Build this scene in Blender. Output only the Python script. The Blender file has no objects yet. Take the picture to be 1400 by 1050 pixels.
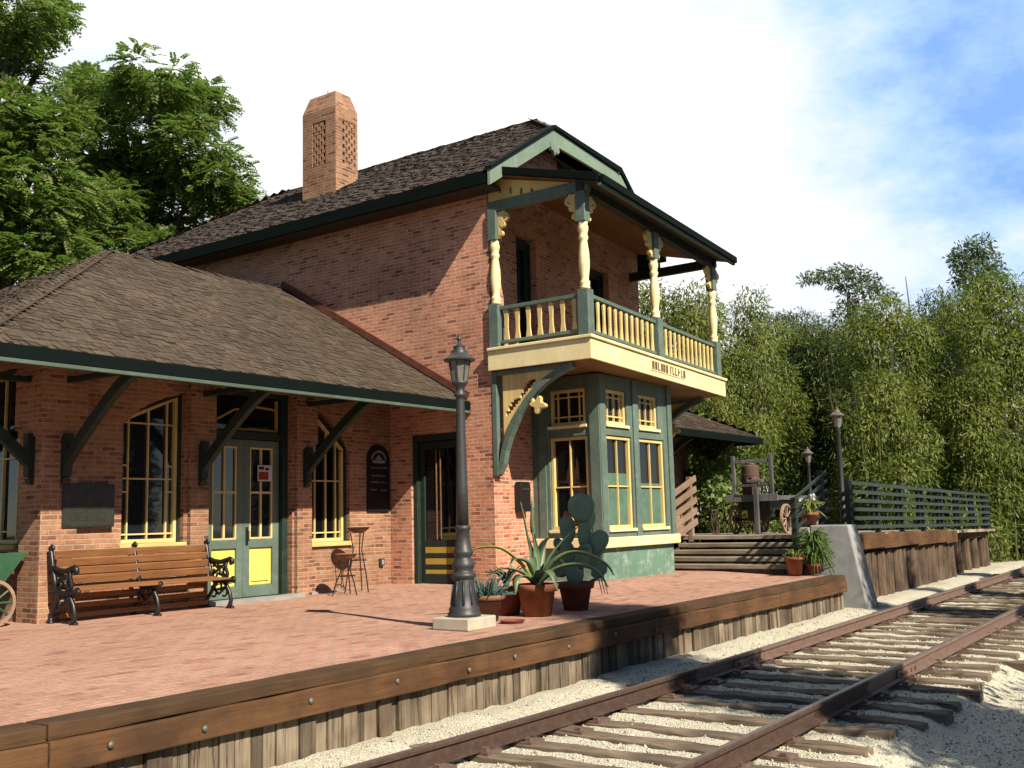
import bpy, bmesh, math, random
import numpy as np
from mathutils import Vector, Matrix
random.seed(7); rng = np.random.default_rng(7)
sc = bpy.context.scene
COL = sc.collection
R = math.radians
PI = math.pi

# ------------------------------------------------------------------ materials
MATS = {}
def new_mat(name):
    m = bpy.data.materials.new(name); m.use_nodes = True
    nt = m.node_tree; nt.nodes.clear()
    out = nt.nodes.new('ShaderNodeOutputMaterial')
    b = nt.nodes.new('ShaderNodeBsdfPrincipled')
    nt.links.new(b.outputs[0], out.inputs[0])
    MATS[name] = m
    return m, nt, b, out
def N(nt, t, **kw):
    n = nt.nodes.new('ShaderNode' + t)
    for k, v in kw.items():
        if k.startswith('i_'):
            n.inputs[k[2:].replace('_', ' ')].default_value = v
        else:
            setattr(n, k, v)
    return n
def L(nt, a, ao, b, bi): nt.links.new(a.outputs[ao], b.inputs[bi])
ALB = .75
def c4(c): return (c[0]*ALB, c[1]*ALB, c[2]*ALB, 1)
def mixc(nt, fac, a, b, blend='MIX'):
    """a, b: colour tuples or (node, socket); fac: float or (node, socket)"""
    n = nt.nodes.new('ShaderNodeMix'); n.data_type = 'RGBA'; n.blend_type = blend
    for val, idx in ((fac, 0), (a, 6), (b, 7)):
        if isinstance(val, tuple) and hasattr(val[0], 'outputs'):
            nt.links.new(val[0].outputs[val[1]], n.inputs[idx])
        elif idx == 0: n.inputs[0].default_value = val
        else: n.inputs[idx].default_value = c4(val)
    return (n, 2)
def ramp(nt, src, stops, interp='LINEAR'):
    n = nt.nodes.new('ShaderNodeValToRGB'); n.color_ramp.interpolation = interp
    els = n.color_ramp.elements
    while len(els) < len(stops): els.new(0.5)
    for e, (p, c) in zip(els, stops):
        e.position = p; e.color = c4(c) if isinstance(c, (tuple, list)) else (c, c, c, 1)
    nt.links.new(src[0].outputs[src[1]], n.inputs[0])
    return (n, 0)
def setin(nt, b, sock, src):
    if isinstance(src, tuple) and hasattr(src[0], 'outputs'): nt.links.new(src[0].outputs[src[1]], b.inputs[sock])
    else: b.inputs[sock].default_value = c4(src) if isinstance(src, tuple) else src
def noise(nt, vec, scale, detail=4, rough=0.55, w=None):
    n = N(nt, 'TexNoise'); n.inputs['Scale'].default_value = scale; n.inputs['Detail'].default_value = detail
    n.inputs['Roughness'].default_value = rough
    if vec: nt.links.new(vec[0].outputs[vec[1]], n.inputs['Vector'])
    return (n, 0)
def coord(nt, kind='Object', scale=None):
    t = N(nt, 'TexCoord')
    if scale is None: return (t, kind)
    m = N(nt, 'Mapping'); m.inputs['Scale'].default_value = scale
    nt.links.new(t.outputs[kind], m.inputs[0]); return (m, 0)
def bump(nt, b, src, strength=0.5, dist=0.01):
    n = N(nt, 'Bump'); n.inputs['Strength'].default_value = strength; n.inputs['Distance'].default_value = dist
    nt.links.new(src[0].outputs[src[1]], n.inputs['Height']); nt.links.new(n.outputs[0], b.inputs['Normal'])
def island(nt):
    return (N(nt, 'NewGeometry'), 'Random Per Island')

def mat_brick(name, c1, c2, c3, mortar, bw=0.19, bh=0.056, ms=0.008, bumpd=0.012, dirt=0.48, rough=0.9, offset=0.5):
    m, nt, b, out = new_mat(name)
    uv = coord(nt, 'UV')
    # slightly wobble the coords so that courses are not ruler straight
    nz = N(nt, 'TexNoise'); nz.inputs['Scale'].default_value = 2.3; nz.inputs['Detail'].default_value = 2
    L(nt, uv[0], uv[1], nz, 'Vector')
    va = N(nt, 'VectorMath', operation='SUBTRACT'); L(nt, nz, 1, va, 0); va.inputs[1].default_value = (.5, .5, .5)
    vs = N(nt, 'VectorMath', operation='SCALE'); L(nt, va, 0, vs, 0); vs.inputs['Scale'].default_value = 0.035
    vv = N(nt, 'VectorMath', operation='ADD'); L(nt, uv[0], uv[1], vv, 0); L(nt, vs, 0, vv, 1)
    br = N(nt, 'TexBrick', offset=offset); L(nt, vv, 0, br, 'Vector')
    br.inputs['Scale'].default_value = 1; br.inputs['Brick Width'].default_value = bw; br.inputs['Row Height'].default_value = bh
    br.inputs['Mortar Size'].default_value = ms; br.inputs['Mortar Smooth'].default_value = 0.3; br.inputs['Bias'].default_value = -0.1
    br.inputs['Color1'].default_value = (0, 0, 0, 1); br.inputs['Color2'].default_value = (1, 1, 1, 1); br.inputs['Mortar'].default_value = (.5, .5, .5, 1)
    bsel = N(nt, 'Math', operation='MULTIPLY_ADD'); sel_n = noise(nt, uv, 5.5, 3, .6); L(nt, sel_n[0], 0, bsel, 0); bsel.inputs[1].default_value = .9; bsh = N(nt, 'Math', operation='ADD'); L(nt, br, 0, bsh, 0); bsh.inputs[1].default_value = -.45; L(nt, bsh, 0, bsel, 2)
    bc = ramp(nt, (bsel, 0), [(0, c1), (.30, c2), (.62, tuple((x+y)/2 for x, y in zip(c1, c2))), (.82, tuple(.75*x+.25*y for x, y in zip(c3, c1))), (1, tuple(x * .62 for x in c3))])
    fine = noise(nt, uv, 38, 5, .65)
    bc = mixc(nt, .55, bc, ramp(nt, fine, [(.3, .35), (.7, .8)]), 'OVERLAY')
    col = mixc(nt, (br, 1), bc, mortar)
    big = noise(nt, uv, .9, 5, .6)
    col = mixc(nt, dirt, col, ramp(nt, big, [(.32, .25), (.7, .75)]), 'OVERLAY')
    mid = noise(nt, uv, 7, 3, .6)
    col = mixc(nt, dirt * .8, col, ramp(nt, mid, [(.3, .3), (.7, .7)]), 'OVERLAY')
    setin(nt, b, 'Base Color', col); b.inputs['Roughness'].default_value = rough
    b.inputs['Specular IOR Level'].default_value = .2
    inv = N(nt, 'Math', operation='SUBTRACT'); inv.inputs[0].default_value = 1; L(nt, br, 1, inv, 1)
    ad = N(nt, 'Math', operation='MULTIPLY_ADD'); L(nt, fine[0], 0, ad, 0); ad.inputs[1].default_value = .6; L(nt, inv, 0, ad, 2)
    bump(nt, b, (ad, 0), .8, bumpd)
    return m
def mat_paint(name, c, wear=0.25, rough=0.55, wearc=None, scale=9, spec=.3):
    m, nt, b, out = new_mat(name)
    o = coord(nt, 'Object')
    n1 = noise(nt, o, scale, 6, .7); n2 = noise(nt, o, 1.7, 3)
    dark = tuple(x * .55 for x in c)
    col = mixc(nt, ramp(nt, n2, [(.35, 0.), (.7, .5)]), c, dark)
    wc = wearc or tuple(min(1, x * 1.35 + .03) for x in c)
    col = mixc(nt, ramp(nt, n1, [(.60 - wear * .3, 0.), (.72, wear * 1.6)]), col, wc)
    isl = island(nt)
    col = mixc(nt, .22, col, ramp(nt, isl, [(0, .3), (1, .7)]), 'OVERLAY')
    setin(nt, b, 'Base Color', col)
    setin(nt, b, 'Roughness', ramp(nt, n1, [(.2, rough - .1), (.8, min(1, rough + .2))]))
    b.inputs['Specular IOR Level'].default_value = spec
    bump(nt, b, n1, .25, .004)
    return m
def mat_wood(name, ca, cb, cc, axis='X', rough=.85, grain=1., crack=.5):
    m, nt, b, out = new_mat(name)
    s = {'X': (1.2, 22, 22), 'Y': (22, 1.2, 22), 'Z': (22, 22, 1.2)}[axis]
    isl = island(nt)
    t = coord(nt, 'Object', s)
    off = N(nt, 'VectorMath', operation='ADD'); L(nt, t[0], t[1], off, 0)
    mu = N(nt, 'Math', operation='MULTIPLY'); L(nt, isl[0], isl[1], mu, 0); mu.inputs[1].default_value = 57.
    L(nt, mu, 0, off, 1)
    g = noise(nt, (off, 0), 1.6 * grain, 6, .65)
    big = noise(nt, coord(nt, 'Object'), 2.1, 4)
    col = mixc(nt, ramp(nt, g, [(.3, 0.), (.62, 1.)]), ca, cb)
    col = mixc(nt, ramp(nt, big, [(.38, 0.), (.66, .8)]), col, cc)
    col = mixc(nt, .75, col, ramp(nt, isl, [(0, .18), (1, .8)]), 'OVERLAY')
    ck = ramp(nt, g, [(.36, 1.), (.42, 0.)])
    col = mixc(nt, ck if crack else 0., col, tuple(x * (1 - crack) for x in ca))
    setin(nt, b, 'Base Color', col); b.inputs['Roughness'].default_value = rough
    b.inputs['Specular IOR Level'].default_value = .2
    bump(nt, b, g, .6, .01)
    return m
def mat_plain(name, c, rough=.6, metal=0., spec=.3, var=.25, scale=14, bumpd=.003, c2=None):
    m, nt, b, out = new_mat(name)
    o = coord(nt, 'Object'); n1 = noise(nt, o, scale, 5, .6)
    c2 = c2 or tuple(x * (1 - var * 1.5) for x in c)
    col = mixc(nt, ramp(nt, n1, [(.35, 0.), (.65, 1.)]), c, c2)
    setin(nt, b, 'Base Color', col); b.inputs['Roughness'].default_value = rough; b.inputs['Metallic'].default_value = metal
    b.inputs['Specular IOR Level'].default_value = spec
    bump(nt, b, n1, .4, bumpd)
    return m
def mat_leaf(name, ca, cb, cc=None, trans=.35, rough=.5, nscale=.6):
    m, nt, b, out = new_mat(name)
    isl = island(nt)
    o = coord(nt, 'Object'); n1 = noise(nt, o, nscale, 4, .6)
    col = mixc(nt, ramp(nt, isl, [(0, 0.), (1, 1.)]), ca, cb)
    if cc: col = mixc(nt, ramp(nt, n1, [(.42, 0.), (.66, .8)]), col, cc)
    setin(nt, b, 'Base Color', col); b.inputs['Roughness'].default_value = rough; b.inputs['Specular IOR Level'].default_value = .25
    tr = N(nt, 'BsdfTranslucent')
    tc = mixc(nt, .5, col, (ca[0] * 1.5, cb[1] * 1.6, cb[2] * .5))
    L(nt, tc[0], tc[1], tr, 0)
    mx = N(nt, 'MixShader'); mx.inputs[0].default_value = trans
    L(nt, b, 0, mx, 1); L(nt, tr, 0, mx, 2); L(nt, mx, 0, out, 0)
    return m
def mat_glass(name, c=(.006, .006, .008), rough=.04, spec=.5):
    m, nt, b, out = new_mat(name)
    b.inputs['Base Color'].default_value = c4(c); b.inputs['Roughness'].default_value = rough
    b.inputs['Specular IOR Level'].default_value = spec
    o = coord(nt, 'Object'); n1 = noise(nt, o, 1.4, 2)
    bump(nt, b, n1, .12, .02)
    return m
def mat_shingle(name, ca, cb, cc):
    m, nt, b, out = new_mat(name)
    isl = island(nt); uv = coord(nt, 'UV', (30, 2.2, 1))
    off = N(nt, 'VectorMath', operation='ADD'); L(nt, uv[0], uv[1], off, 0)
    mu = N(nt, 'Math', operation='MULTIPLY'); L(nt, isl[0], isl[1], mu, 0); mu.inputs[1].default_value = 91.; L(nt, mu, 0, off, 1)
    g = noise(nt, (off, 0), 1.5, 5, .7)
    big = noise(nt, coord(nt, 'UV'), .8, 5, .65)
    col = ramp(nt, isl, [(0, tuple(x * .75 for x in ca)), (.4, ca), (.75, cb), (1, cc)])
    col = mixc(nt, .4, col, ramp(nt, g, [(.3, .25), (.7, .75)]), 'OVERLAY')
    col = mixc(nt, .5, col, ramp(nt, big, [(.33, .22), (.68, .7)]), 'OVERLAY')
    setin(nt, b, 'Base Color', col); b.inputs['Roughness'].default_value = .95; b.inputs['Specular IOR Level'].default_value = .12
    bump(nt, b, g, .7, .012)
    return m

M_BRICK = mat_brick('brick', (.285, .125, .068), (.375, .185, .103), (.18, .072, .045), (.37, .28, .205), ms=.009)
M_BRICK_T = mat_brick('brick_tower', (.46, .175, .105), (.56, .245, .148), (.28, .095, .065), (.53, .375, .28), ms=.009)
M_PAVE = mat_brick('brick_paving', (.40, .215, .155), (.45, .26, .19), (.35, .175, .13), (.32, .225, .17), bw=.195, bh=.095, ms=.007, bumpd=.008, dirt=.20)
M_SHAKE = mat_shingle('shakes_brown', (.086, .065, .048), (.094, .072, .054), (.108, .084, .064))
M_SHAKE_D = mat_shingle('shakes_dark', (.074, .058, .050), (.082, .064, .055), (.094, .073, .062))
M_GREEN = mat_paint('green_trim', (.118, .168, .138), .35)
M_GREEN_L = mat_paint('pale_green_trim', (.20, .27, .205), .3)
M_DARK = mat_paint('dark_fascia', (.0045, .0085, .0075), .08, .7, wearc=(.008, .013, .012), spec=.06)
M_DKGREEN = mat_paint('dark_green', (.016, .030, .024), .2)
M_SAGE = mat_paint('sage_strip', (.085, .125, .095), .25)
M_YEL = mat_paint('yellow_trim', (.74, .565, .225), .25, wearc=(.76, .66, .42))
M_CREAM = mat_paint('cream_yellow', (.90, .76, .40), .4, wearc=(.92, .84, .62))
M_YELP = mat_paint('yellow_panel', (.78, .72, .15), .2)
M_YELD = mat_paint('mustard', (.50, .34, .06), .2)
M_SOFFIT = mat_paint('ceiling_boards', (.24, .115, .042), .2)
M_SOFFIT_D = mat_paint('soffit_dark', (.05, .04, .03), .2)
M_BAYBASE = mat_paint('bay_base_paint', (.14, .25, .19), .35, .7, wearc=(.50, .54, .47), scale=6)
M_GLASS = mat_glass('glass')
M_GLASS_B = mat_glass('glass_sky', (.012, .014, .02), .03, .8)
M_CURTAIN = mat_plain('green_curtain', (.10, .19, .14), .8, var=.2, scale=5)
M_IRON = mat_plain('black_iron', (.014, .014, .015), .42, .1, .5, scale=40)
M_LAMP = mat_plain('lamp_iron', (.030, .032, .036), .5, .1, .45, scale=25, c2=(.045, .045, .046))
M_LGLASS = mat_plain('lamp_glass', (.20, .19, .17), .25, 0, .5)
M_CONC = mat_plain('concrete', (.50, .46, .36), .9, scale=7, var=.12, bumpd=.006)
M_CONC_G = mat_plain('grey_concrete', (.33, .335, .33), .9, scale=4, var=.18, bumpd=.006)
M_TERRA = mat_plain('terracotta', (.33, .115, .055), .85, scale=6, var=.32)
M_TERRA_W = mat_plain('weathered_terracotta', (.27, .135, .085), .9, scale=5, var=.35, c2=(.15, .085, .05))
M_TERRA_R = mat_plain('red_pot', (.24, .06, .045), .8, scale=6, var=.2)
M_SOIL = mat_plain('soil', (.035, .022, .015), 1, scale=30, bumpd=.02)
M_BENCH = mat_wood('bench_wood', (.25, .105, .040), (.36, .17, .07), (.22, .09, .04), 'X', .6, crack=.25)
M_BEAM = mat_wood('edge_timber', (.120, .055, .024), (.180, .090, .040), (.060, .030, .016), 'X', .85, crack=.4)
M_BEAM_D = mat_wood('edge_timber_weathered', (.085, .045, .022), (.13, .07, .032), (.05, .03, .018), 'X', .9, crack=.45)
M_PLANK = mat_wood('grey_planks', (.125, .092, .062), (.25, .205, .15), (.075, .050, .034), 'Z', .95, crack=.75)
M_PILE = mat_wood('brown_piles', (.075, .046, .030), (.155, .11, .078), (.042, .029, .022), 'Z', .95, crack=.7)
M_TIE = mat_wood('tie_wood', (.105, .075, .050), (.235, .185, .135), (.07, .052, .038), 'Y', .95, crack=.65)
M_STEP = mat_wood('step_wood', (.27, .225, .165), (.38, .325, .245), (.19, .155, .115), 'Y', .95, crack=.4)
M_RAILW = mat_wood('rail_wood', (.30, .20, .14), (.38, .27, .19), (.22, .14, .1), 'X', .9, crack=.3)
M_GREYW = mat_wood('grey_wood', (.10, .10, .10), (.17, .17, .17), (.07, .07, .07), 'Z', .9, crack=.3)
M_RUST = mat_plain('rusty_rail', (.215, .135, .105), .65, .2, .4, scale=18, c2=(.135, .085, .066), bumpd=.004)
M_BRIGHT = mat_plain('rail_head', (.27, .21, .18), .4, .6, .5, scale=30)
M_BOLT = mat_plain('bolt_steel', (.20, .185, .16), .6, .5, .5, scale=30)
M_BRONZE = mat_plain('bronze_plaque', (.055, .058, .045), .5, .5, .5, scale=12)
M_BLACKB = mat_plain('chalkboard', (.006, .006, .012), .6, scale=20)
M_CHALK = mat_plain('chalk_white', (.30, .31, .36), .9)
M_RED = mat_plain('sign_red', (.35, .03, .02), .6)
M_WHITE = mat_plain('sign_white', (.6, .6, .6), .6, var=.08)
M_BROWNL = mat_plain('sign_brown', (.24, .13, .07), .8)
M_FENCE = mat_paint('fence_dark_green', (.030, .044, .038), .3)
M_FLASH = mat_plain('rust_flashing', (.15, .05, .028), .8, scale=9)
M_CARTG = mat_paint('cart_green', (.03, .10, .045), .2)
M_BARRELW = mat_plain('barrel_red', (.13, .07, .052), .8, scale=4)
M_BARK = mat_plain('bark', (.075, .055, .04), .95, scale=9, bumpd=.03)
M_CULM = mat_plain('culm', (.11, .11, .04), .7, scale=6)

# ------------------------------------------------------------------ mesh builder
class MB:
    def __init__(s): s.v = []; s.f = []
    def add(s, vs, fs):
        o = len(s.v); s.v += [tuple(p) for p in vs]; s.f += [tuple(i + o for i in f) for f in fs]; return s
    def box(s, x0, x1, y0, y1, z0, z1, T=None):
        if x0 > x1: x0, x1 = x1, x0
        if y0 > y1: y0, y1 = y1, y0
        if z0 > z1: z0, z1 = z1, z0
        vs = [(x0,y0,z0),(x1,y0,z0),(x1,y1,z0),(x0,y1,z0),(x0,y0,z1),(x1,y0,z1),(x1,y1,z1),(x0,y1,z1)]
        if T: vs = [T(*p) for p in vs]
        return s.add(vs, [(3,2,1,0),(4,5,6,7),(0,1,5,4),(1,2,6,5),(2,3,7,6),(3,0,4,7)])
    def beam(s, a, b, w, h, up=(0,0,1)):
        a = Vector(a); b = Vector(b); d = (b - a).normalized(); up = Vector(up)
        r = d.cross(up)
        if r.length < 1e-4: r = d.cross(Vector((0,1,0)))
        r.normalize(); u = r.cross(d).normalized()
        vs = []
        for p in (a, b):
            for i, j in ((-1,-1),(1,-1),(1,1),(-1,1)): vs.append(p + r * (i * w / 2) + u * (j * h / 2))
        return s.add(vs, [(0,1,2,3),(7,6,5,4),(0,4,5,1),(1,5,6,2),(2,6,7,3),(3,7,4,0)])
    def tube(s, pts, rad, n=8, caps=True):
        pts = [Vector(p) for p in pts]; k = len(pts)
        rads = rad if isinstance(rad, (list, tuple)) else [rad] * k
        vs = []; prev = None
        for i, p in enumerate(pts):
            d = (pts[min(i+1, k-1)] - pts[max(i-1, 0)]).normalized()
            if prev is None:
                x = d.cross(Vector((0,0,1)))
                if x.length < .05: x = d.cross(Vector((1,0,0)))
            else: x = prev - d * prev.dot(d)
            x.normalize(); prev = x; y = d.cross(x)
            for j in range(n):
                a = 2 * PI * j / n; vs.append(p + (x * math.cos(a) + y * math.sin(a)) * rads[i])
        fs = [(i*n+j, i*n+(j+1)%n, (i+1)*n+(j+1)%n, (i+1)*n+j) for i in range(k-1) for j in range(n)]
        if caps: fs += [tuple(range(n-1, -1, -1)), tuple(range((k-1)*n, k*n))]
        return s.add(vs, fs)
    def lathe(s, c, prof, n=20, sq=False):
        """prof: (radius, z) from bottom to top"""
        vs = []; k = len(prof)
        for r, z in prof:
            for j in range(n):
                a = 2 * PI * (j + .5) / n; vs.append((c[0] + r * math.cos(a), c[1] + r * math.sin(a), c[2] + z))
        fs = [(i*n+j, i*n+(j+1)%n, (i+1)*n+(j+1)%n, (i+1)*n+j) for i in range(k-1) for j in range(n)]
        fs += [tuple(range(n-1, -1, -1)), tuple(range((k-1)*n, k*n))]
        return s.add(vs, fs)
    def prism(s, poly, T, w0, w1):
        """polygon in (u, v) extruded w0..w1, mapped by T(u, v, w)"""
        n = len(poly)
        vs = [T(u, v, w0) for u, v in poly] + [T(u, v, w1) for u, v in poly]
        fs = [tuple(range(n-1, -1, -1)), tuple(range(n, 2*n))]
        fs += [(i, (i+1)%n, n+(i+1)%n, n+i) for i in range(n)]
        return s.add(vs, fs)
    def strip(s, pts, T, width, w0, w1):
        """a ribbon following 2-D pts with the given width, extruded w0..w1"""
        P = [Vector((a, b)) for a, b in pts]; k = len(P); A = []; B = []
        for i in range(k):
            d = (P[min(i+1,k-1)] - P[max(i-1,0)]).normalized(); nrm = Vector((-d.y, d.x))
            w = width[i] if isinstance(width, (list, tuple)) else width
            A.append(P[i] + nrm * w / 2); B.append(P[i] - nrm * w / 2)
        for i in range(k-1):
            s.prism([tuple(A[i]), tuple(B[i]), tuple(B[i+1]), tuple(A[i+1])], T, w0, w1)
        return s
    def build(s, name, mat, parent=None, smooth=False, bevel=0, loc=None, label=None):
        me = bpy.data.meshes.new(name)
        o = bpy.data.objects.new(name, me); COL.objects.link(o)
        base = Vector((0,0,0))
        if parent is not None:
            o.parent = parent; r = parent
            while r.parent: r = r.parent
            base = Vector(r.get('_base', (0,0,0)))
        elif loc is not None:
            base = Vector(loc); o.location = base; o['_base'] = tuple(base)
        vs = [(p[0]-base[0], p[1]-base[1], p[2]-base[2]) for p in s.v]
        me.from_pydata(vs, [], s.f); me.update()
        bm = bmesh.new(); bm.from_mesh(me); bmesh.ops.recalc_face_normals(bm, faces=bm.faces)
        uvl = bm.loops.layers.uv.new('UVMap')
        for f in bm.faces:
            nrm = f.normal
            if abs(nrm.z) > .9: t = Vector((1,0,0)); q = Vector((0,1,0))
            else:
                t = Vector((0,0,1)).cross(nrm).normalized(); q = nrm.cross(t)
            for l in f.loops:
                p = l.vert.co + base; l[uvl].uv = (p.dot(t), p.dot(q))
            f.smooth = smooth
        bm.to_mesh(me); bm.free()
        if mat: me.materials.append(mat)
        if bevel:
            md = o.modifiers.new('bevel', 'BEVEL'); md.width = bevel; md.segments = 2; md.limit_method = 'ANGLE'; md.angle_limit = R(40)
        if label: o['label'] = label
        return o

def thing(name, label, cat, loc, rotz=0, group=None):
    o = bpy.data.objects.new(name, None); COL.objects.link(o)
    o.location = loc; o.rotation_euler = (0, 0, rotz); o['_base'] = tuple(loc)
    o.empty_display_size = .1
    o['label'] = label; o['category'] = cat
    if group: o['group'] = group
    return o
def tag(o, label, cat, group=None, kind=None):
    if label: o['label'] = label
    if cat: o['category'] = cat
    if group: o['group'] = group
    if kind: o['kind'] = kind
    return o
def struct(o): o['kind'] = 'structure'; return o
def dup(root, loc, rotz=0, label=None, scale=None):
    def cp(o, par):
        c = o.copy(); COL.objects.link(c)
        if par is not None: c.parent = par
        for ch in kids.get(o.name, []): cp(ch, c)
        return c
    kids = {}
    for o in list(root.children_recursive): kids.setdefault(o.parent.name, []).append(o)
    r = cp(root, None); r.location = loc; r.rotation_euler = (0, 0, rotz); r['_base'] = tuple(loc)
    if scale: r.scale = (scale,) * 3
    if label: r['label'] = label
    return r
def frame(o, u, n):
    o = Vector(o); u = Vector(u).normalized(); n = Vector(n).normalized()
    def T(a, b, c): 
        p = o + u * a + n * c; return (p.x, p.y, p.z + b)
    return T
def wall_cells(mb, T, U0, U1, V0, V1, opens, w0, w1):
    us = sorted({U0, U1, *[x for o in opens for x in (o[0], o[1])]})
    for i in range(len(us)-1):
        a, b = us[i], us[i+1]; m = (a+b)/2
        holes = sorted((o[2], o[3]) for o in opens if o[0] <= m <= o[1])
        z = V0
        for h0, h1 in holes:
            if h0 > z + 1e-4: mb.box(a, b, z, h0, w0, w1, T)
            z = h1
        if z < V1 - 1e-4: mb.box(a, b, z, V1, w0, w1, T)
def np_mesh(name, V, F, mat, parent=None, loc=None, smooth=False):
    """V (n,3) F (m,4) arrays"""
    me = bpy.data.meshes.new(name)
    base = np.zeros(3)
    o = bpy.data.objects.new(name, me); COL.objects.link(o)
    if parent is not None:
        o.parent = parent; r = parent
        while r.parent: r = r.parent
        base = np.array(r.get('_base', (0,0,0)))
    elif loc is not None:
        base = np.array(loc); o.location = loc
    V = (V - base).astype(np.float32)
    k = F.shape[1]
    me.vertices.add(len(V)); me.vertices.foreach_set('co', V.ravel())
    me.loops.add(F.size); me.loops.foreach_set('vertex_index', F.ravel().astype(np.int32))
    me.polygons.add(len(F)); me.polygons.foreach_set('loop_start', np.arange(0, F.size, k, dtype=np.int32))
    me.update(calc_edges=True)
    if smooth: me.polygons.foreach_set('use_smooth', np.ones(len(F), bool))
    me.materials.append(mat)
    return o

def shake_roof(mb, O, u, v, poly, expo=.15, seed=1, thick=.022, wmin=.09, wmax=.22, rough=.5):
    """overlapping split shakes on the plane O + u*a + v*b inside the convex polygon poly [(a, b)]"""
    rr = random.Random(seed)
    O = Vector(O); u = Vector(u).normalized(); v = Vector(v).normalized(); n = u.cross(v).normalized()
    if n.z < 0: n = -n
    def span(b):
        xs = []
        k = len(poly)
        for i in range(k):
            (a0, b0), (a1, b1) = poly[i], poly[(i+1) % k]
            if (b0 - b) * (b1 - b) <= 0 and abs(b1 - b0) > 1e-9:
                xs.append(a0 + (a1 - a0) * (b - b0) / (b1 - b0))
        return (min(xs), max(xs)) if len(xs) >= 2 else None
    b0 = min(p[1] for p in poly); b1 = max(p[1] for p in poly)
    b = b0 - .02
    while b < b1 - .03:
        sp = span(max(b + expo * .5, b0 + .001))
        if sp:
            a, e = sp; a -= .01; e += .01
            while a < e - .02:
                w = min(rr.uniform(wmin, wmax), e - a)
                if e - a - w < .05: w = e - a
                ln = min(expo * 2.1, b1 - b + .03); t = thick * rr.uniform(.7, 1.9)
                db = rr.uniform(-.022, .022) * rough * 2; lift = t * 1.2 + rr.uniform(0, .012) * rough
                g = .004; sk = rr.uniform(-.006, .006)
                P = []
                for (aa, bb, h0) in ((a+g, b+db, lift), (a+w-g, b+db+sk, lift), (a+w-g, b+ln, .004), (a+g, b+ln, .004)):
                    P.append(O + u*aa + v*bb + n*h0)
                q = [p - n * t for p in P[:2]] + [p - n * .003 for p in P[2:]]
                mb.add(q + P, [(4,5,6,7),(0,1,5,4),(1,2,6,5),(3,0,4,7)])
                a += w
        b += expo
    return mb
# ------------------------------------------------------------------ camera
cam = bpy.data.cameras.new('camera'); co = bpy.data.objects.new('camera', cam); COL.objects.link(co)
cam.sensor_width = 36; cam.lens = 36 * 1410 / 1400; cam.clip_end = 2000; cam.clip_start = .05
yaw, pit, rol = R(34.98), R(7.44), R(-1.48)
fw = Vector((math.cos(pit)*math.cos(yaw), math.cos(pit)*math.sin(yaw), math.sin(pit)))
rt = Vector((math.sin(yaw), -math.cos(yaw), 0)); up = rt.cross(fw)
r2 = rt*math.cos(rol) + up*math.sin(rol); u2 = -rt*math.sin(rol) + up*math.cos(rol)
mw = Matrix((( r2.x, u2.x, -fw.x, 0), (r2.y, u2.y, -fw.y, 0), (r2.z, u2.z, -fw.z, 1.0), (0,0,0,1)))
co.matrix_world = mw
sc.camera = co
# ------------------------------------------------------------------ light
SUN = Vector((-.33, -1, .87)).normalized()
sd = bpy.data.lights.new('sun', 'SUN'); so = bpy.data.objects.new('sun', sd); COL.objects.link(so)
sd.energy = 5.0; sd.angle = R(.55); sd.color = (1, .90, .73)
so.rotation_euler = SUN.to_track_quat('Z', 'Y').to_euler(); so.location = SUN * 60
w = bpy.data.worlds.new('World'); sc.world = w; w.use_nodes = True
nt = w.node_tree; nt.nodes.clear()
wo = nt.nodes.new('ShaderNodeOutputWorld'); bg = nt.nodes.new('ShaderNodeBackground'); bg.inputs[1].default_value = .05
sky = nt.nodes.new('ShaderNodeTexSky'); sky.sky_type = 'NISHITA'; sky.sun_disc = False
sky.sun_elevation = math.asin(SUN.z); sky.sun_rotation = math.atan2(SUN.x, SUN.y)
sky.air_density = .8; sky.dust_density = 0.0; sky.ozone_density = 1.5
tc = nt.nodes.new('ShaderNodeTexCoord')
mp = nt.nodes.new('ShaderNodeMapping'); mp.inputs['Scale'].default_value = (1, 1, 1.9); mp.inputs['Location'].default_value = (.7, .3, .2)
nt.links.new(tc.outputs['Generated'], mp.inputs[0])
n1 = noise(nt, (mp, 0), 4.6, 10, .62)
def dirdot(d):
    v = nt.nodes.new('ShaderNodeVectorMath'); v.operation = 'DOT_PRODUCT'
    nt.links.new(tc.outputs['Generated'], v.inputs[0]); v.inputs[1].default_value = Vector(d).normalized(); return (v, 1)
def mth(op, a, b, c=None):
    n = nt.nodes.new('ShaderNodeMath'); n.operation = op
    for i, x in enumerate((a, b, c)):
        if x is None: continue
        if isinstance(x, tuple): nt.links.new(x[0].outputs[x[1]], n.inputs[i])
        else: n.inputs[i].default_value = x
    return (n, 0)
VIEW = (.70, .62, .35); BLUE = tuple(r2*((1375-700)/1410) - u2*((105-525)/1410) + fw)
cone = ramp(nt, dirdot(VIEW), [(.55, 0.), (.80, 1.)])
hole = ramp(nt, dirdot(BLUE), [(.945, 0.), (.985, .18), (.9995, .36)])
n2 = noise(nt, (mp, 0), 3.4, 8, .62)
base = mth('ADD', mth('MULTIPLY', n1, .75), mth('MULTIPLY', n2, .35))
m = mth('SUBTRACT', mth('ADD', base, .22), hole)
ccol = ramp(nt, m, [(.36, (3.6, 6.6, 13.0)), (.50, (7.4, 10.4, 15.5)), (.60, (11.0, 12.4, 14.8)), (.69, (13.2, 13.6, 14.4)), (.77, (17., 17., 17.))])
mc = mixc(nt, cone, (sky, 0), ccol)
nt.links.new(mc[0].outputs[mc[1]], bg.inputs[0]); nt.links.new(bg.outputs[0], wo.inputs[0])
sc.view_settings.view_transform = 'Standard'; sc.view_settings.look = 'None'
sc.view_settings.exposure = 1.06; sc.view_settings.gamma = 1
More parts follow.
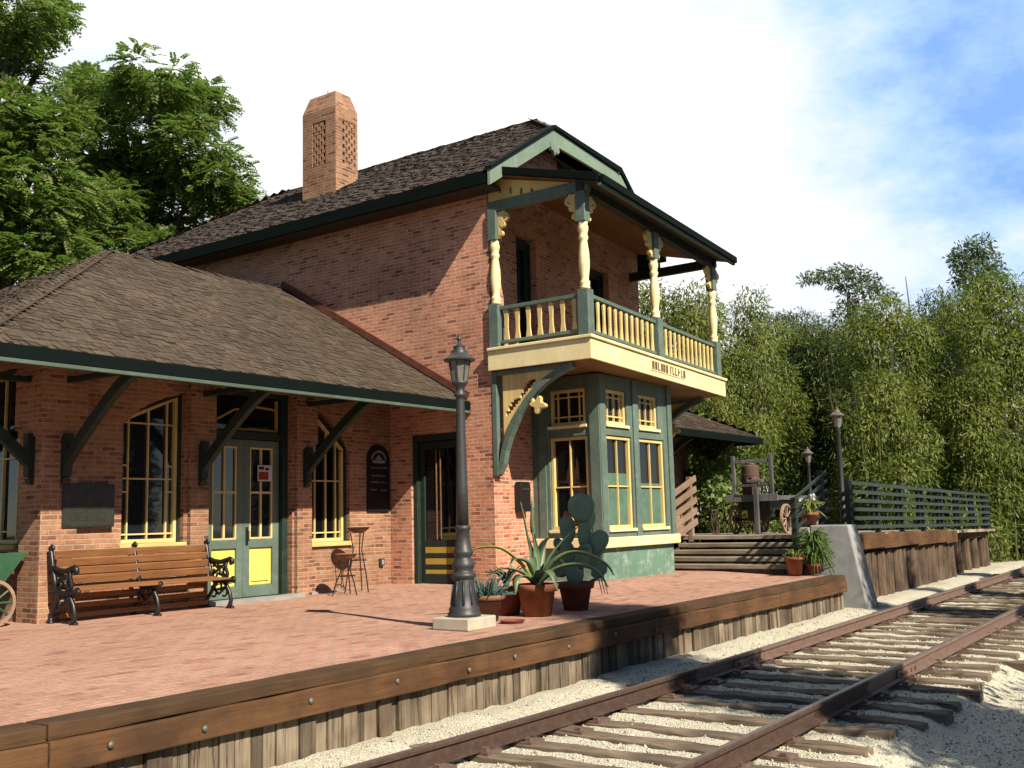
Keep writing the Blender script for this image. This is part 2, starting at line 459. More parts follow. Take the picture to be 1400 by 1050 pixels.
sc.cycles.max_bounces = 6; sc.cycles.diffuse_bounces = 2; sc.cycles.transparent_max_bounces = 8

# ------------------------------------------------------------------ ground
m_, nt, b, out = new_mat('pale_gravel')
o = coord(nt, 'Object')
vo = N(nt, 'TexVoronoi'); L(nt, o[0], o[1], vo, 0); vo.inputs['Scale'].default_value = 75
f1 = noise(nt, o, 70, 4, .7); f2 = noise(nt, o, .9, 5, .6)
col = ramp(nt, (vo, 1), [(0, (.42, .395, .31)), (.5, (.63, .60, .48)), (1, (.76, .73, .60))])
col = mixc(nt, .6, col, ramp(nt, f1, [(.3, .25), (.7, .75)]), 'OVERLAY')
col = mixc(nt, ramp(nt, f2, [(.45, 0.), (.7, .5)]), col, (.42, .38, .29))
sx = N(nt, 'SeparateXYZ'); L(nt, o[0], o[1], sx, 0)
ed = N(nt, 'Math', operation='MULTIPLY_ADD'); L(nt, f2[0], 0, ed, 0); ed.inputs[1].default_value = 3.0; L(nt, sx, 1, ed, 2)
grass = ramp(nt, f1, [(.3, (.022, .032, .012)), (.7, (.06, .07, .03))])
msk = N(nt, 'MapRange'); msk.inputs[1].default_value = -.6; msk.inputs[2].default_value = .1; L(nt, ed, 0, msk, 0)
col = mixc(nt, (msk, 0), grass, col)
ed2 = N(nt, 'MapRange'); ed2.inputs[1].default_value = 9; ed2.inputs[2].default_value = 8; L(nt, sx, 1, ed2, 0)
col = mixc(nt, (ed2, 0), grass, col)
setin(nt, b, 'Base Color', col); b.inputs['Roughness'].default_value = .95; b.inputs['Specular IOR Level'].default_value = .1
bump(nt, b, (vo, 0), .9, .014)
M_GRAVEL = m_
def fbm(x, y, s, seed=0):
    r = np.random.default_rng(seed); z = np.zeros_like(x)
    for k in range(14):
        a = r.uniform(0, 2*PI); f = s * r.uniform(.5, 2.4); p = r.uniform(0, 2*PI)
        z += np.sin((x*math.cos(a) + y*math.sin(a)) * f + p) / 14
    return z
def ground_z(x, y):
    z = np.interp(y, [-400, -2, 1.2, 1.9, 2.15, 4.45, 4.75, 5.0, 400], [-.70, -.70, -.69, -.675, -.580, -.572, -.56, -.52, -.52])
    near = np.clip((40 - np.abs(x - 10)) / 20, 0, 1) * np.where(y < 2.3, .35, 1.)
    return z + near * (.03 * fbm(x, y, 7, 1) + .03 * fbm(x, y, 20, 2) * (y < 5.2))
xs = np.concatenate([[-400, -150, -60, -25, -12, -6], np.arange(-3, 26, .10), np.arange(26, 46, .4), [50, 60, 80, 120, 200, 400]])
ys = np.concatenate([[-400, -150, -60, -25, -12, -7], np.arange(-4, 0, .3), np.arange(0, 5.4, .075), [6, 8, 12, 20, 30, 45, 70, 120, 200, 400]])
GX, GY = np.meshgrid(xs, ys); GZ = ground_z(GX, GY)
V = np.stack([GX.ravel(), GY.ravel(), GZ.ravel()], 1); nx, ny = len(xs), len(ys)
ii, jj = np.meshgrid(np.arange(nx-1), np.arange(ny-1)); a = (jj*nx + ii).ravel()
g = np_mesh('ground', V, np.stack([a, a+1, a+nx+1, a+nx], 1), M_GRAVEL, smooth=True)
g['kind'] = 'structure'
# loose stones lying on the ballast
ns = 26000
px = 2.5 + 15 * rng.random(ns) ** 1.5; py = rng.uniform(.6, 5.05, ns); s = rng.uniform(.004, .010, ns) * rng.choice([1, 1, 1, 1, 1.6], ns)
ob = np.array([[1,0,0],[0,1,0],[-1,0,0],[0,-1,0],[0,0,1],[0,0,-1.]])
VV = (ob[None] * s[:,None,None] * rng.uniform(.6, 1.3, (ns,6,1))) + np.stack([px, py, ground_z(px, py) + s*.3], 1)[:,None]
ff = np.array([[0,1,4],[1,2,4],[2,3,4],[3,0,4],[1,0,5],[2,1,5],[3,2,5],[0,3,5]])
FF = (ff[None] + (np.arange(ns)*6)[:,None,None]).reshape(-1, 3)
m_, nt, b, out = new_mat('stone_mix')
isl = island(nt); setin(nt, b, 'Base Color', ramp(nt, isl, [(0, (.26, .22, .17)), (.5, (.52, .47, .37)), (1, (.68, .63, .52))])); b.inputs['Roughness'].default_value = .95
st = np_mesh('gravel_stones', VV.reshape(-1, 3), FF, m_)
tag(st, 'pale loose gravel stones scattered over the ballast', 'gravel', kind='stuff')

# ------------------------------------------------------------------ platform
def plat_z(x, y):
    sx = min(1, max(0, (x - 9.5) / 2.5)); sy = min(1, max(0, (y - 6.2) / 1.3))
    sx = sx*sx*(3-2*sx); sy = sy*sy*(3-2*sy)
    return .052 * sx * sy
mb = MB()
PX = list(np.arange(-6, 16.2, .3)) + [16.2]; PY = list(np.arange(5.36, 20, .3))
idx = {}
for i, x in enumerate(PX):
    for j, y in enumerate(PY):
        idx[i, j] = len(mb.v); mb.v.append((x, y, plat_z(x, y) + .006 * math.sin(x*1.3+y) * math.sin(y*1.9)))
for i in range(len(PX)-1):
    for j in range(len(PY)-1): mb.f.append((idx[i,j], idx[i+1,j], idx[i+1,j+1], idx[i,j+1]))
mb.box(-6, 16.19, 5.37, 19.5, -.62, -.03)
pf = mb.build('platform', M_PAVE, loc=(5, 8, 0), smooth=False); struct(pf)

pe = thing('platform_edging', 'long brown timber edging with steel bolts along the brick platform above grey planks', 'platform edge', (5, 5.2, -.5))
def rough_beam(mb, x0, x1, y0, y1, z0, z1, seg=.35, j=.006):
    k = max(2, int((x1-x0)/seg)); ringv = []
    vs = []
    for i in range(k+1):
        x = x0 + (x1-x0)*i/k
        q = [random.uniform(-j, j) for _ in range(4)]
        vs += [(x, y0+q[0], z0+q[1]), (x, y1, z0), (x, y1, z1+q[2]*.4), (x, y0+q[0], z1+q[3])]
    fs = []
    for i in range(k):
        for a in range(4): fs.append((i*4+a, i*4+(a+1)%4, i*4+4+(a+1)%4, i*4+4+a))
    fs += [(3,2,1,0), (k*4, k*4+1, k*4+2, k*4+3)]
    mb.add(vs, fs)
cuts = [-4.5, -.6, 3.1, 6.9, 10.62, 13.4, 16.2]
for a, c in zip(cuts, cuts[1:]):
    mb = MB(); rough_beam(mb, a+.004, c-.004, 5.14, 5.37, -.075, .006)
    mb.build('top_timber', M_BEAM_D, pe, bevel=.008)
    mb = MB(); rough_beam(mb, a+.003, c-.003, 5.12, 5.36, -.245, -.077)
    fb = mb.build('face_timber', M_BEAM, pe, bevel=.010)
    x = a + .35
    while x < min(c, 11) - .1:
        q = MB(); q.lathe((0,0,0), [(.020, 0), (.020, .010), (.013, .016), (.004, .018)], 10)
        zz = -.16 + random.uniform(-.02, .02)
        q.v = [(x + p[0], 5.118 - p[2], zz + p[1]) for p in q.v]
        q.build('bolt', M_BOLT, fb, smooth=True); x += random.choice([.42, .85, .85, .62])
mb = MB(); x = -4.5
while x < 16.15:
    wd = random.uniform(.075, .15); y = 5.20 + random.uniform(-.018, .02) + (.03 if 9.0 < x < 10.6 else 0)
    mb.box(x+.004, x+wd-.004, y, y+.05, -.60, -.24 + random.uniform(-.004, 0)); x += wd
mb.build('plank_skirt', M_PLANK, pe, bevel=.005)

# ------------------------------------------------------------------ track
def rail(y, label, seed):
    t = thing('rail', label, 'rail', (8, y, -.53), group=None)
    prof = [(-.060, .012), (.060, .012), (.060, .022), (.010, .036), (.010, .098), (.030, .107), (.030, .128), (.023, .134), (-.023, .134), (-.030, .128), (-.030, .107), (-.010, .098), (-.010, .036), (-.060, .022)]
    n = len(prof); xs = [-4, 10.05, 21, 60]
    for a, c in zip(xs, xs[1:]):
        mb = MB(); crv = (lambda w_: .016*max(0, 8.5 - w_)**1.5*(1 if seed == 1 else .25)); T = lambda u, v, w_: (w_, y + u + crv(w_), -.535 + v)
        br_k = [a + (c - .012 - a)*q/12 for q in range(13)] if a < 0 else [a, c - .012]
        for q0, q1 in zip(br_k, br_k[1:]): mb.prism(prof, T, q0, q1); mb.build('rail_section', M_RUST, t)
        mb = MB()
        for q0, q1 in zip(br_k, br_k[1:]): mb.prism([(-.021, .132), (.021, .132), (.021, .1355), (-.021, .1355)], T, q0, q1)
        mb; mb.build('running_surface', M_BRIGHT, t)
    for xj in (10.05, 21):
        for s in (-1, 1):
            mb = MB(); mb.box(xj - .33, xj + .33, y + s*.013, y + s*.032, -.505, -.440)
            for k in (-.24, -.1, .1, .24): mb.lathe((xj + k, y + s*.040, -.478), [(.018, -.012), (.018, .012)], 8)
            mb.build('joint_bar', M_RUST, t)
    return t
YL, YR = 4.25, 2.70
rail(YL, 'rusty rail of the track on the platform side', 1); rail(YR, 'rusty rail of the track farther from the platform', 2)
def tie_mesh(seed, L_=2.62, wd=.215, h=.18):
    rr = random.Random(seed); k = 16; vs = []
    for i in range(k+1):
        y = -L_/2 + L_*i/k; e = .012 if 0 < i < k else .03
        vs += [(-wd/2 + rr.uniform(-e,e), y, -h), (wd/2 + rr.uniform(-e,e), y, -h), (wd/2 + rr.uniform(-e,e), y, rr.uniform(-.022,.002)), (0 + rr.uniform(-.02,.02), y, rr.uniform(-.012,.006)), (-wd/2 + rr.uniform(-e,e), y, rr.uniform(-.022,.002))]
    fs = []
    for i in range(k):
        for a in range(5): fs.append((i*5+a, i*5+(a+1)%5, i*5+5+(a+1)%5, i*5+5+a))
    fs += [(4,3,2,1,0), tuple(k*5+q for q in range(5))]
    mb = MB(); mb.add(vs, fs); return mb
protos = []
for s in range(6):
    wd_ = [.18, .21, .195, .165, .20, .185][s]
    mb = tie_mesh(s, 2.55 + .05*s, wd_)
    o = mb.build('railway_tie', M_TIE, loc=(0,0,0), bevel=.008)
    tag(o, 'weathered wooden tie half bedded in pale gravel under the two rails', 'railway tie', 'ties under the rails')
    for yy in (YL - 3.38, YR - 3.38):
        q = MB(); q.box(-.085, .085, yy - .13, yy + .13, -.012, .010)
        for sx, sy in ((-.05, -.085), (.05, .085)):
            q.box(sx - .015, sx + .015, yy + sy - .022, yy + sy + .022, .008, .035)
        q.build('tie_plate', M_RUST, o)
    protos.append(o)
x = -.4; used = set(); k = 0
while x < 42:
    s = random.randrange(6); zz = -.536 + random.uniform(-.016, .004); yy = 3.40 + random.uniform(-.10, .08); rz = random.uniform(-.03, .03)
    if s not in used: o = protos[s]; used.add(s); o.location = (x, yy, zz); o.rotation_euler = (0, 0, rz)
    else: o = dup(protos[s], (x, yy, zz), rz)
    o.rotation_euler = (random.uniform(-.008, .008), random.uniform(-.03, .03), rz + (PI if random.random() < 0 else 0))
    x += random.uniform(.43, .58) if x < 22 else random.uniform(.5, .7)
for s in range(6):
    if s not in used: protos[s].location = (-2 - s*.5, 3.33, -.545)
# ------------------------------------------------------------------ station building
B = thing('station_building', 'two storey brick railway station with a balcony, brick chimney and low shingled wings', 'station', (12.15, 10.87, 0))
def P(name, mb, mat, parent=None, **kw): return mb.build(name, mat, parent or B, **kw)
YW, XC = 10.87, 6.41
TW = frame((0, YW, 0), (1, 0, 0), (0, -1, 0))         # wing front wall: u = x
TE = frame((XC, YW, 0), (0, 1, 0), (-1, 0, 0))        # wing end wall: u = y - YW
XT, YF = 12.15, 8.866
TS = frame((XT, 0, 0), (0, 1, 0), (-1, 0, 0))         # tower side wall: u = y
TF = frame((XT, YF, 0), (1, .09, 0), (.09, -1, 0))    # tower front wall
# ---- wing walls
mb = MB()
wall_cells(mb, TW, XC, XT - .004, -.05, 3.5, [(7.40, 8.28, .78, 2.74), (8.64, 10.1, -.05, 2.82), (10.46, 11.24, .70, 2.74)], -.34, 0)
# segment heads of the two flanking windows
def arch(pts, top): return pts + [(pts[-1][0], top), (pts[0][0], top)]
mb.prism([(7.40, 2.25), (7.55, 2.38), (7.75, 2.51), (8.0, 2.61), (8.28, 2.68), (8.28, 2.74), (7.40, 2.74)], TW, -.30, .002)
mb.prism([(10.46, 2.70), (10.75, 2.62), (11.0, 2.46), (11.14, 2.30), (11.24, 2.08), (11.24, 2.74), (10.46, 2.74)], TW, -.30, .002)
wall_cells(mb, TE, .004, 4.0, -.05, 3.5, [(.5, 1.6, .80, 2.9)], -.34, 0)
mb.box(XC + .35, XT - .01, 14.3, 14.86, -.05, 3.5)
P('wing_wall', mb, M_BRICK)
# pilasters with corbelled heads
for u0, u1 in ((XC - .06, XC + .38), (8.34, 8.62), (10.14, 10.42)):
    mb = MB()
    mb.box(u0, u1, -.04, 2.05, .003, .06, TW)
    mb.box(u0 - .03, u1 + .03, 2.05, 2.13, .003, .09, TW)
    mb.box(u0 - .06, u1 + .06, 2.13, 3.3, .003, .12, TW)
    P('pilaster', mb, M_BRICK)
mb = MB(); mb.box(.003, .36, -.04, 2.05, .003, .058, TE); mb.box(.003, .40, 2.05, 2.13, .003, .088, TE); mb.box(.003, .42, 2.13, 3.3, .003, .118, TE)
P('pilaster', mb, M_BRICK)
# stone course at the wall foot
mb = MB(); mb.box(XC - .02, 8.6, -.03, .035, .005, .045, TW); mb.box(10.14, XT - .05, -.03, .045, .005, .05, TW); mb.box(8.55, 10.2, -.02, .05, -.05, .16, TW)
P('stone_sill_course', mb, M_CONC_G)

def window(name, T, outline, mull_v, mull_h, fw=.042, d=-.16, fmat=M_YEL, gmat=M_GLASS, sill=True, mw_=.018, mmat=None, casing=None, parent=None, sillmat=None):
    """outline = (u0, u1, v0, v1L, v1R); head may slope"""
    u0, u1, v0, vl, vr = outline
    top = lambda u: vl + (vr - vl) * (u - u0) / (u1 - u0)
    mb = MB()
    mb.box(u0, u0+fw, v0, top(u0)-fw*.9, d, d+.07, T); mb.box(u1-fw, u1, v0, top(u1)-fw*.9, d, d+.07, T)
    mb.box(u0+fw, u1-fw, v0, v0+fw*1.15, d, d+.072, T)
    mb.prism([(u0, vl-fw), (u1, vr-fw), (u1, vr), (u0, vl)], T, d-.002, d+.075)
    w = P(name, mb, fmat, parent, bevel=.004)
    if casing:
        mb = MB(); cw = casing[1]
        mb.box(u0-cw, u0-.002, v0-.0, vl, d-.03, d+.10, T); mb.box(u1+.002, u1+cw, v0-.0, vr, d-.03, d+.10, T)
        mb.prism([(u0-cw, vl+.003), (u1+cw, vr+.003), (u1+cw, vr+cw), (u0-cw, vl+cw)], T, d-.03, d+.10)
        mb.build('casing', casing[0], w if parent is None else parent)
    q = MB()
    for u in mull_v: q.box(u-mw_/2, u+mw_/2, v0+fw, top(u)-fw*.9, d+.022, d+.052, T)
    for v, a, c in mull_h: q.box(a, c, v-mw_/2, v+mw_/2, d+.020, d+.048, T)
    if q.v: q.build('muntins', mmat or fmat, w if parent is None else parent)
    g = MB(); g.prism([(u0+.02, v0+.02), (u1-.02, v0+.02), (u1-.02, vr-.02), (u0+.02, vl-.02)], T, d+.004, d+.016)
    g.build('pane', gmat, w if parent is None else parent)
    if sill:
        s_ = MB(); s_.box(u0-.06, u1+.06, v0-.065, v0-.003, d-.02, .05, T); s_.build('sill', sillmat or fmat, w if parent is None else parent, bevel=.006)
    return w
window('window', TW, (7.42, 8.24, .82, 2.31, 2.66), [7.55, 7.83, 8.10], [(.93, 7.46, 8.2), (1.60, 7.46, 8.2), (1.44, 7.46, 7.55), (1.44, 8.10, 8.2), (1.76, 7.46, 7.55), (1.76, 8.10, 8.2), (2.28, 7.50, 8.2)], casing=(M_DKGREEN, .035), gmat=M_GLASS_B)
window('window', TW, (10.50, 11.20, .74, 2.68, 2.10), [10.64, 10.86, 11.06], [(.87, 10.54, 11.16), (1.62, 10.54, 11.16)], casing=(M_DKGREEN, .035))
window('window', TE, (.55, 1.55, .86, 2.84, 2.84), [.72, 1.05, 1.38], [(1.0, .6, 1.5), (1.85, .6, 1.5)], casing=(M_DKGREEN, .04), sillmat=M_YELD)
# ---- double door
mb = MB()
for u0, u1 in ((8.64, 8.74), (10.0, 10.1)): mb.box(u0, u1, .04, 2.82, -.26, -.09, TW)
mb.box(8.742, 9.998, 2.17, 2.27, -.26, -.09, TW); mb.box(8.742, 9.998, 2.76, 2.82, -.26, -.09, TW)
df = P('door_frame', mb, M_DKGREEN, bevel=.006)
g = MB(); g.box(8.74, 10.0, 2.27, 2.76, -.2, -.19, TW); g.build('pane', M_GLASS, df)
g = MB()
g.strip([(8.80, 2.30), (9.98, 2.30)], TW, .03, -.188, -.15); g.strip([(9.95, 2.30), (9.95, 2.73)], TW, .03, -.188, -.151); g.strip([(8.8, 2.36), (9.2, 2.56), (9.6, 2.62), (9.95, 2.60)], TW, .025, -.188, -.152)
g.build('muntins', M_YELD, df)
def leaf(u0, u1, hs):
    m = MB(); d0, d1 = -.22, -.16; st = .11
    m.box(u0, u0+st, .05, 2.16, d0, d1, TW); m.box(u1-st, u1, .05, 2.16, d0, d1, TW)
    for v0, v1 in ((.05, .20), (.70, .82), (2.06, 2.16)): m.box(u0+st, u1-st, v0, v1, d0+.001, d1-.001, TW)
    dr = P('door', m, M_GREEN, bevel=.006)
    m = MB(); m.box(u0+st, u1-st, .20, .70, d0+.01, d1-.03, TW); m.box(u0+st+.05, u1-st-.05, .25, .65, d1-.03, d1-.012, TW); m.build('lower_panel', M_YELP, dr, bevel=.01)
    m = MB(); m.box(u0+st, u1-st, .82, 2.06, d0+.015, d0+.025, TW); m.build('pane', M_GLASS_B, dr)
    m = MB(); c = (u0+u1)/2
    m.box(c-.014, c+.014, .82, 2.06, d1-.035, d1-.010, TW); m.box(u0+st, u1-st, 1.43, 1.46, d1-.034, d1-.012, TW)
    for a in (u0+st, u1-st-.022): m.box(a, a+.022, .82, 2.06, d1-.036, d1-.008, TW)
    for a in (.82, 2.038): m.box(u0+st+.022, u1-st-.022, a, a+.022, d1-.037, d1-.011, TW)
    m.build('muntins', M_YEL, dr)
    m = MB(); hu = u1-.055 if hs > 0 else u0+.055
    m.box(hu-.02, hu+.02, .74, .98, d1+.001, d1+.010, TW); m.tube([TW(hu, .93, d1+.01), TW(hu, .92, d1+.05), TW(hu, .80, d1+.05), TW(hu, .79, d1+.01)], .009, 6)
    if hs < 0: m.build('handle', M_IRON, dr)
leaf(8.742, 9.368, 1); leaf(9.372, 9.998, -1)
# ---- side door under the tower
mb = MB()
for u0, u1 in ((9.50, 9.58), (10.36, 10.44)): mb.box(u0, u1, .05, 2.32, -.22, -.04, TS)
mb.box(9.58, 10.36, 2.22, 2.32, -.22, -.04, TS)
sf = P('door_frame', mb, M_DKGREEN, bevel=.006)
mb = MB()
for v0, v1 in ((.06, .20), (.27, .34), (.44, .51), (.61, .70), (2.1, 2.21)): mb.box(9.66, 10.28, v0, v1, -.17, -.121, TS)
mb.box(9.585, 9.66, .06, 2.21, -.17, -.12, TS); mb.box(10.28, 10.355, .06, 2.21, -.17, -.12, TS)
sdr = P('screen_door', mb, M_DKGREEN, bevel=.005)
for v0, v1 in ((.20, .27), (.34, .44), (.51, .61)):
    q = MB(); q.box(9.66, 10.28, v0+.004, v1-.004, -.165, -.125, TS); q.build('yellow_slat', M_YELD, sdr)
q = MB(); q.box(9.66, 10.28, .70, 2.1, -.16, -.15, TS); q.build('screen', M_GLASS, sdr)
q = MB()
for u in (9.98, 10.06): q.box(u-.007, u+.007, .72, 2.08, -.149, -.135, TS)
q.build('muntins', M_BROWNL, sdr)

# ---- tower walls
mb = MB()
wall_cells(mb, TS, YF + .0, 19.2, -.05, 6.12, [(9.50, 10.44, -.05, 2.32)], -.36, 0)
wall_cells(mb, TF, .36, 5.724, -.05, 6.2, [(.84, 1.48, 3.35, 5.5), (3.45, 4.30, 3.35, 5.5), (1.35, 3.25, .3, 3.0)], -.36, 0)
sl = .64
mb.prism([(.1, 6.203), (5.62, 6.203), (4.42, 7.12), (1.42, 7.12)], TF, -.36, 0)
mb.box(17.5, 17.85, 9.4, 19.2, -.05, 6.12); mb.box(12.5, 17.5, 18.85, 19.2, -.05, 6.12)
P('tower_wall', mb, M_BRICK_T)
# corner return (quoin end of the front wall)
mb = MB(); mb.prism([(.034, -.05), (.36, -.05), (.36, 6.2), (.034, 6.2)], TF, -.33, .001); P('tower_corner', mb, M_BRICK_T)
# gable louvre
mb = MB(); mb.box(2.35, 3.35, 6.62, 7.05, .003, .02, TF)
lv = P('gable_vent', mb, M_SOFFIT_D)
q = MB()
for k in range(7): q.box(2.37, 3.33, 6.64+k*.057, 6.675+k*.057, .02, .05, TF)
q.build('louvres', M_DKGREEN, lv)
# balcony doors/windows
window('balcony_door', TF, (.90, 1.42, 3.52, 5.36, 5.36), [1.16], [(4.45, .94, 1.4)], fw=.07, d=-.2, fmat=M_DKGREEN, sill=False, casing=(M_DKGREEN, .05), gmat=M_GLASS_B)
window('balcony_door', TF, (3.52, 4.22, 3.52, 5.4, 5.4), [3.87], [(4.45, 3.56, 4.2)], fw=.07, d=-.2, fmat=M_DKGREEN, sill=False, casing=(M_DKGREEN, .05))

# ---- tower roof (eaves along y, clipped gable at the front)
XE0, XR, ZR = 11.69, 15.0, 8.15; ZE = ZR - .64 * (XR - XE0); XE1 = 2*XR - XE0
YG = lambda x: 8.50 + .09 * (x - XE0)
YRF, YRB, YB = 9.90, 16.2, 19.5
ZC = 7.30; xb = XR - (ZR - ZC) / .64; xc = XR + (ZR - ZC) / .64
ln = math.hypot(XR - XE0, ZR - ZE)
pb = math.hypot(XR - xb, ZR - ZC)
mb = MB()
ov = ln
# underlay solids
def slab(pts, th, mat, name, par=None):
    m = MB(); a = [Vector(p) for p in pts]; n = (a[1]-a[0]).cross(a[2]-a[0]).normalized()
    if n.z < 0: n = -n
    k = len(a); m.add(a + [p - n*th for p in a], [tuple(range(k)), tuple(range(2*k-1, k-1, -1))] + [(i, k+i, k+(i+1)%k, (i+1)%k) for i in range(k)])
    return P(name, m, mat, par)
Lp = [(XE0, YG(XE0), ZE), (xb, YG(xb), ZC), (XR, YRF, ZR), (XR, YRB, ZR), (XE0, YB, ZE)]
Rp = [(XE1, YG(XE1), ZE), (xc, YG(xc), ZC), (XR, YRF, ZR), (XR, YRB, ZR), (XE1, YB, ZE)]
Fp = [(xb, YG(xb), ZC), (xc, YG(xc), ZC), (XR, YRF, ZR)]
Bp = [(XE0, YB, ZE), (XE1, YB, ZE), (XR, YRB, ZR)]
mb = MB()
# left slope: u along -y... use u = +y, v = up slope
v_ = Vector((XR-XE0, 0, ZR-ZE)).normalized()
shake_roof(mb, (XE0, 0, ZE), (0,1,0), v_, [(YG(XE0), 0), (YG(xb), ln-pb), (YRF, ln), (YRB, ln), (YB, 0)], .125, 3, thick=.014, wmin=.07, wmax=.17, rough=.5)
v_ = Vector((-(XR-XE0), 0, ZR-ZE)).normalized()
shake_roof(mb, (XE1, 0, ZE), (0,1,0), v_, [(YG(XE1), 0), (YG(xc), ln-pb), (YRF, ln), (YRB, ln), (YB, 0)], .16, 4, rough=.8)
fm = Vector(((xb+xc)/2, YG(XR), ZC)); uF = Vector((1, .09, 0)).normalized(); vF = (Vector((XR, YRF, ZR)) - fm); hF = vF.length; 
shake_roof(mb, (xb, YG(xb), ZC), uF, vF, [(0, 0), ((xc-xb)*1.004, 0), ((xc-xb)/2, hF)], .15, 5, rough=1)
vB = Vector((0, YRB-YB, ZR-ZE)).normalized(); hB = math.hypot(YB-YRB, ZR-ZE)
shake_roof(mb, (XE0, YB, ZE), (1,0,0), vB, [(0, 0), (XE1-XE0, 0), ((XE1-XE0)/2, hB)], .15, 6)
tr = P('tower_roof', mb, M_SHAKE_D)
slab(Lp, .12, M_DARK, 'roof_deck', tr); slab(Rp, .12, M_DARK, 'roof_deck', tr); slab(Fp, .10, M_DARK, 'roof_deck', tr); slab(Bp, .12, M_DARK, 'roof_deck', tr)
# ridge and hip caps
def caps(mb, a, b_, seed, w=.14, st=.17):
    rr = random.Random(seed); a = Vector(a); b_ = Vector(b_); d = b_ - a; k = int(d.length/st); d.normalize()
    side = d.cross(Vector((0,0,1))).normalized(); upv = side.cross(d).normalized()
    for i in range(k):
        p = a + d*st*i + upv*rr.uniform(.02, .045)
        for s in (-1, 1):
            q = side*s*w*rr.uniform(.8, 1.1) - upv*w*.42
            e = d*st*1.7; t = upv*.02
            vs = [p, p+q, p+q+e-upv*.03, p+e-upv*.03]
            mb.add(vs + [x - t for x in vs], [(0,1,2,3),(0,4,5,1),(1,5,6,2),(2,6,7,3),(3,7,4,0)])
mb = MB(); caps(mb, (XR, YRF, ZR), (XR, YRB, ZR), 1); caps(mb, (xb, YG(xb), ZC), (XR, YRF, ZR), 2); caps(mb, (xc, YG(xc), ZC), (XR, YRF, ZR), 8); caps(mb, (XE0, YB, ZE), (XR, YRB, ZR), 3)
mb.build('ridge_caps', M_SHAKE_D, tr)
# eave fascia and rakes
mb = MB(); mb.box(XE0-.05, XE0-.004, YG(XE0)+.03, YB, ZE-.20, ZE-.005); P('eave_fascia', mb, M_DARK, bevel=.006)
mb = MB(); mb.box(XE1+.004, XE1+.05, YG(XE1)+.03, YB, ZE-.20, ZE-.005); P('eave_fascia', mb, M_DARK, bevel=.006)
mb = MB(); mb.box(XE0+.0, XT-.003, YG(XE0)+.12, YB, ZE-.17, ZE-.125); P('eave_soffit', mb, M_SOFFIT_D)
def TG(u, v, w_):  # gable plane: u = x, v = z, w outwards
    return (u + .09*w_, YG(u) - w_, v)
mb = MB(); dz = .24
mb.prism([(XE0-.05, ZE-.245), (XE0-.05, ZE-.005), (xb-.0, ZC-.01), (xb+.0, ZC-.28)], TG, .005, .06)
mb.prism([(xb+.001, ZC-.28), (xb+.001, ZC-.01), (xc-.001, ZC-.01), (xc-.001, ZC-.22)], TG, .006, .058)
mb.prism([(XE1-.55, ZE+.16), (XE1-.55, ZE+.375), (xc, ZC-.01), (xc, ZC-.22)], TG, .005, .06)
bb = P('bargeboard', mb, M_GREEN_L, bevel=.008)
mb = MB()
mb.prism([(xb-.13, ZC-.27), (xb+.17, ZC-.27), (xb+.19, ZC-.36), (xb+.12, ZC-.42), (xb+.07, ZC-.39), (xb+.02, ZC-.47), (xb-.03, ZC-.39), (xb-.09, ZC-.40)], TG, .008, .072)
q = Vector(TG(xb+.02, ZC-.14, .07)); 
mb.build('drop_ornament', M_GREEN_L, bb, bevel=.008)
mb = MB(); mb.prism([(XE0-.07, ZE-.002), (XE0-.07, ZE+.035), (xb, ZC+.055), (xc, ZC+.10), (XE1+.07, ZE+.10), (XE1+.07, ZE-.002), (xc, ZC-.006), (xb, ZC-.006)], TG, -.02, .10)
P('rake_trim', mb, M_DARK)

# ---- chimney
CX0, CX1, CY0, CY1 = 13.33, 13.92, 13.2, 14.08
mb = MB(); zt0, zt1 = 8.78, 9.12; i_ = .10
def chim_side(T, w_, z0):
    c0, c1, v0, v1 = w_*.5 - .175, w_*.5 + .175, 7.70, 8.56
    wall_cells(mb, T, 0, w_, z0, zt0, [(c0, c1, v0, v1)], -.12, 0)
    r_ = 0; v = v0
    while v < v1 - .02:
        u = c0 + (.0 if r_ % 2 else .07); 
        while u < c1 - .02:
            mb.box(u+.002, min(u+.10, c1), v, min(v+.074, v1), -.10, -.010, T); u += .14
        v += .076; r_ += 1
chim_side(frame((CX0, CY0, 0), (0,1,0), (-1,0,0)), CY1-CY0, 6.6)
chim_side(frame((CX0+.12, CY0, 0), (1,0,0), (0,-1,0)), CX1-CX0-.12, 6.6)
mb.box(CX1-.12, CX1, CY0+.12, CY1, 6.6, zt0); mb.box(CX0+.12, CX1-.12, CY1-.12, CY1, 6.6, zt0)
vs = [(CX0,CY0,zt0),(CX1,CY0,zt0),(CX1,CY1,zt0),(CX0,CY1,zt0),(CX0+i_,CY0+i_,zt1),(CX1-i_,CY0+i_,zt1),(CX1-i_,CY1-i_,zt1),(CX0+i_,CY1-i_,zt1)]
mb.add(vs, [(4,5,6,7),(0,1,5,4),(1,2,6,5),(2,3,7,6),(3,0,4,7)])
ch = P('chimney', mb, M_BRICK)
q = MB(); q.box(CX0+.125, CX1-.125, CY0+.125, CY1-.125, 6.7, zt0-.02); q.build('flue', M_SOFFIT_D, ch)
q = MB()
for k in range(2): q.tube([(CX0+.2+k*.15, CY0+.4, zt1-.02), (CX0+.2+k*.15, CY0+.4, zt1+.10)], .008, 5)
q.build('spike', M_IRON, ch)

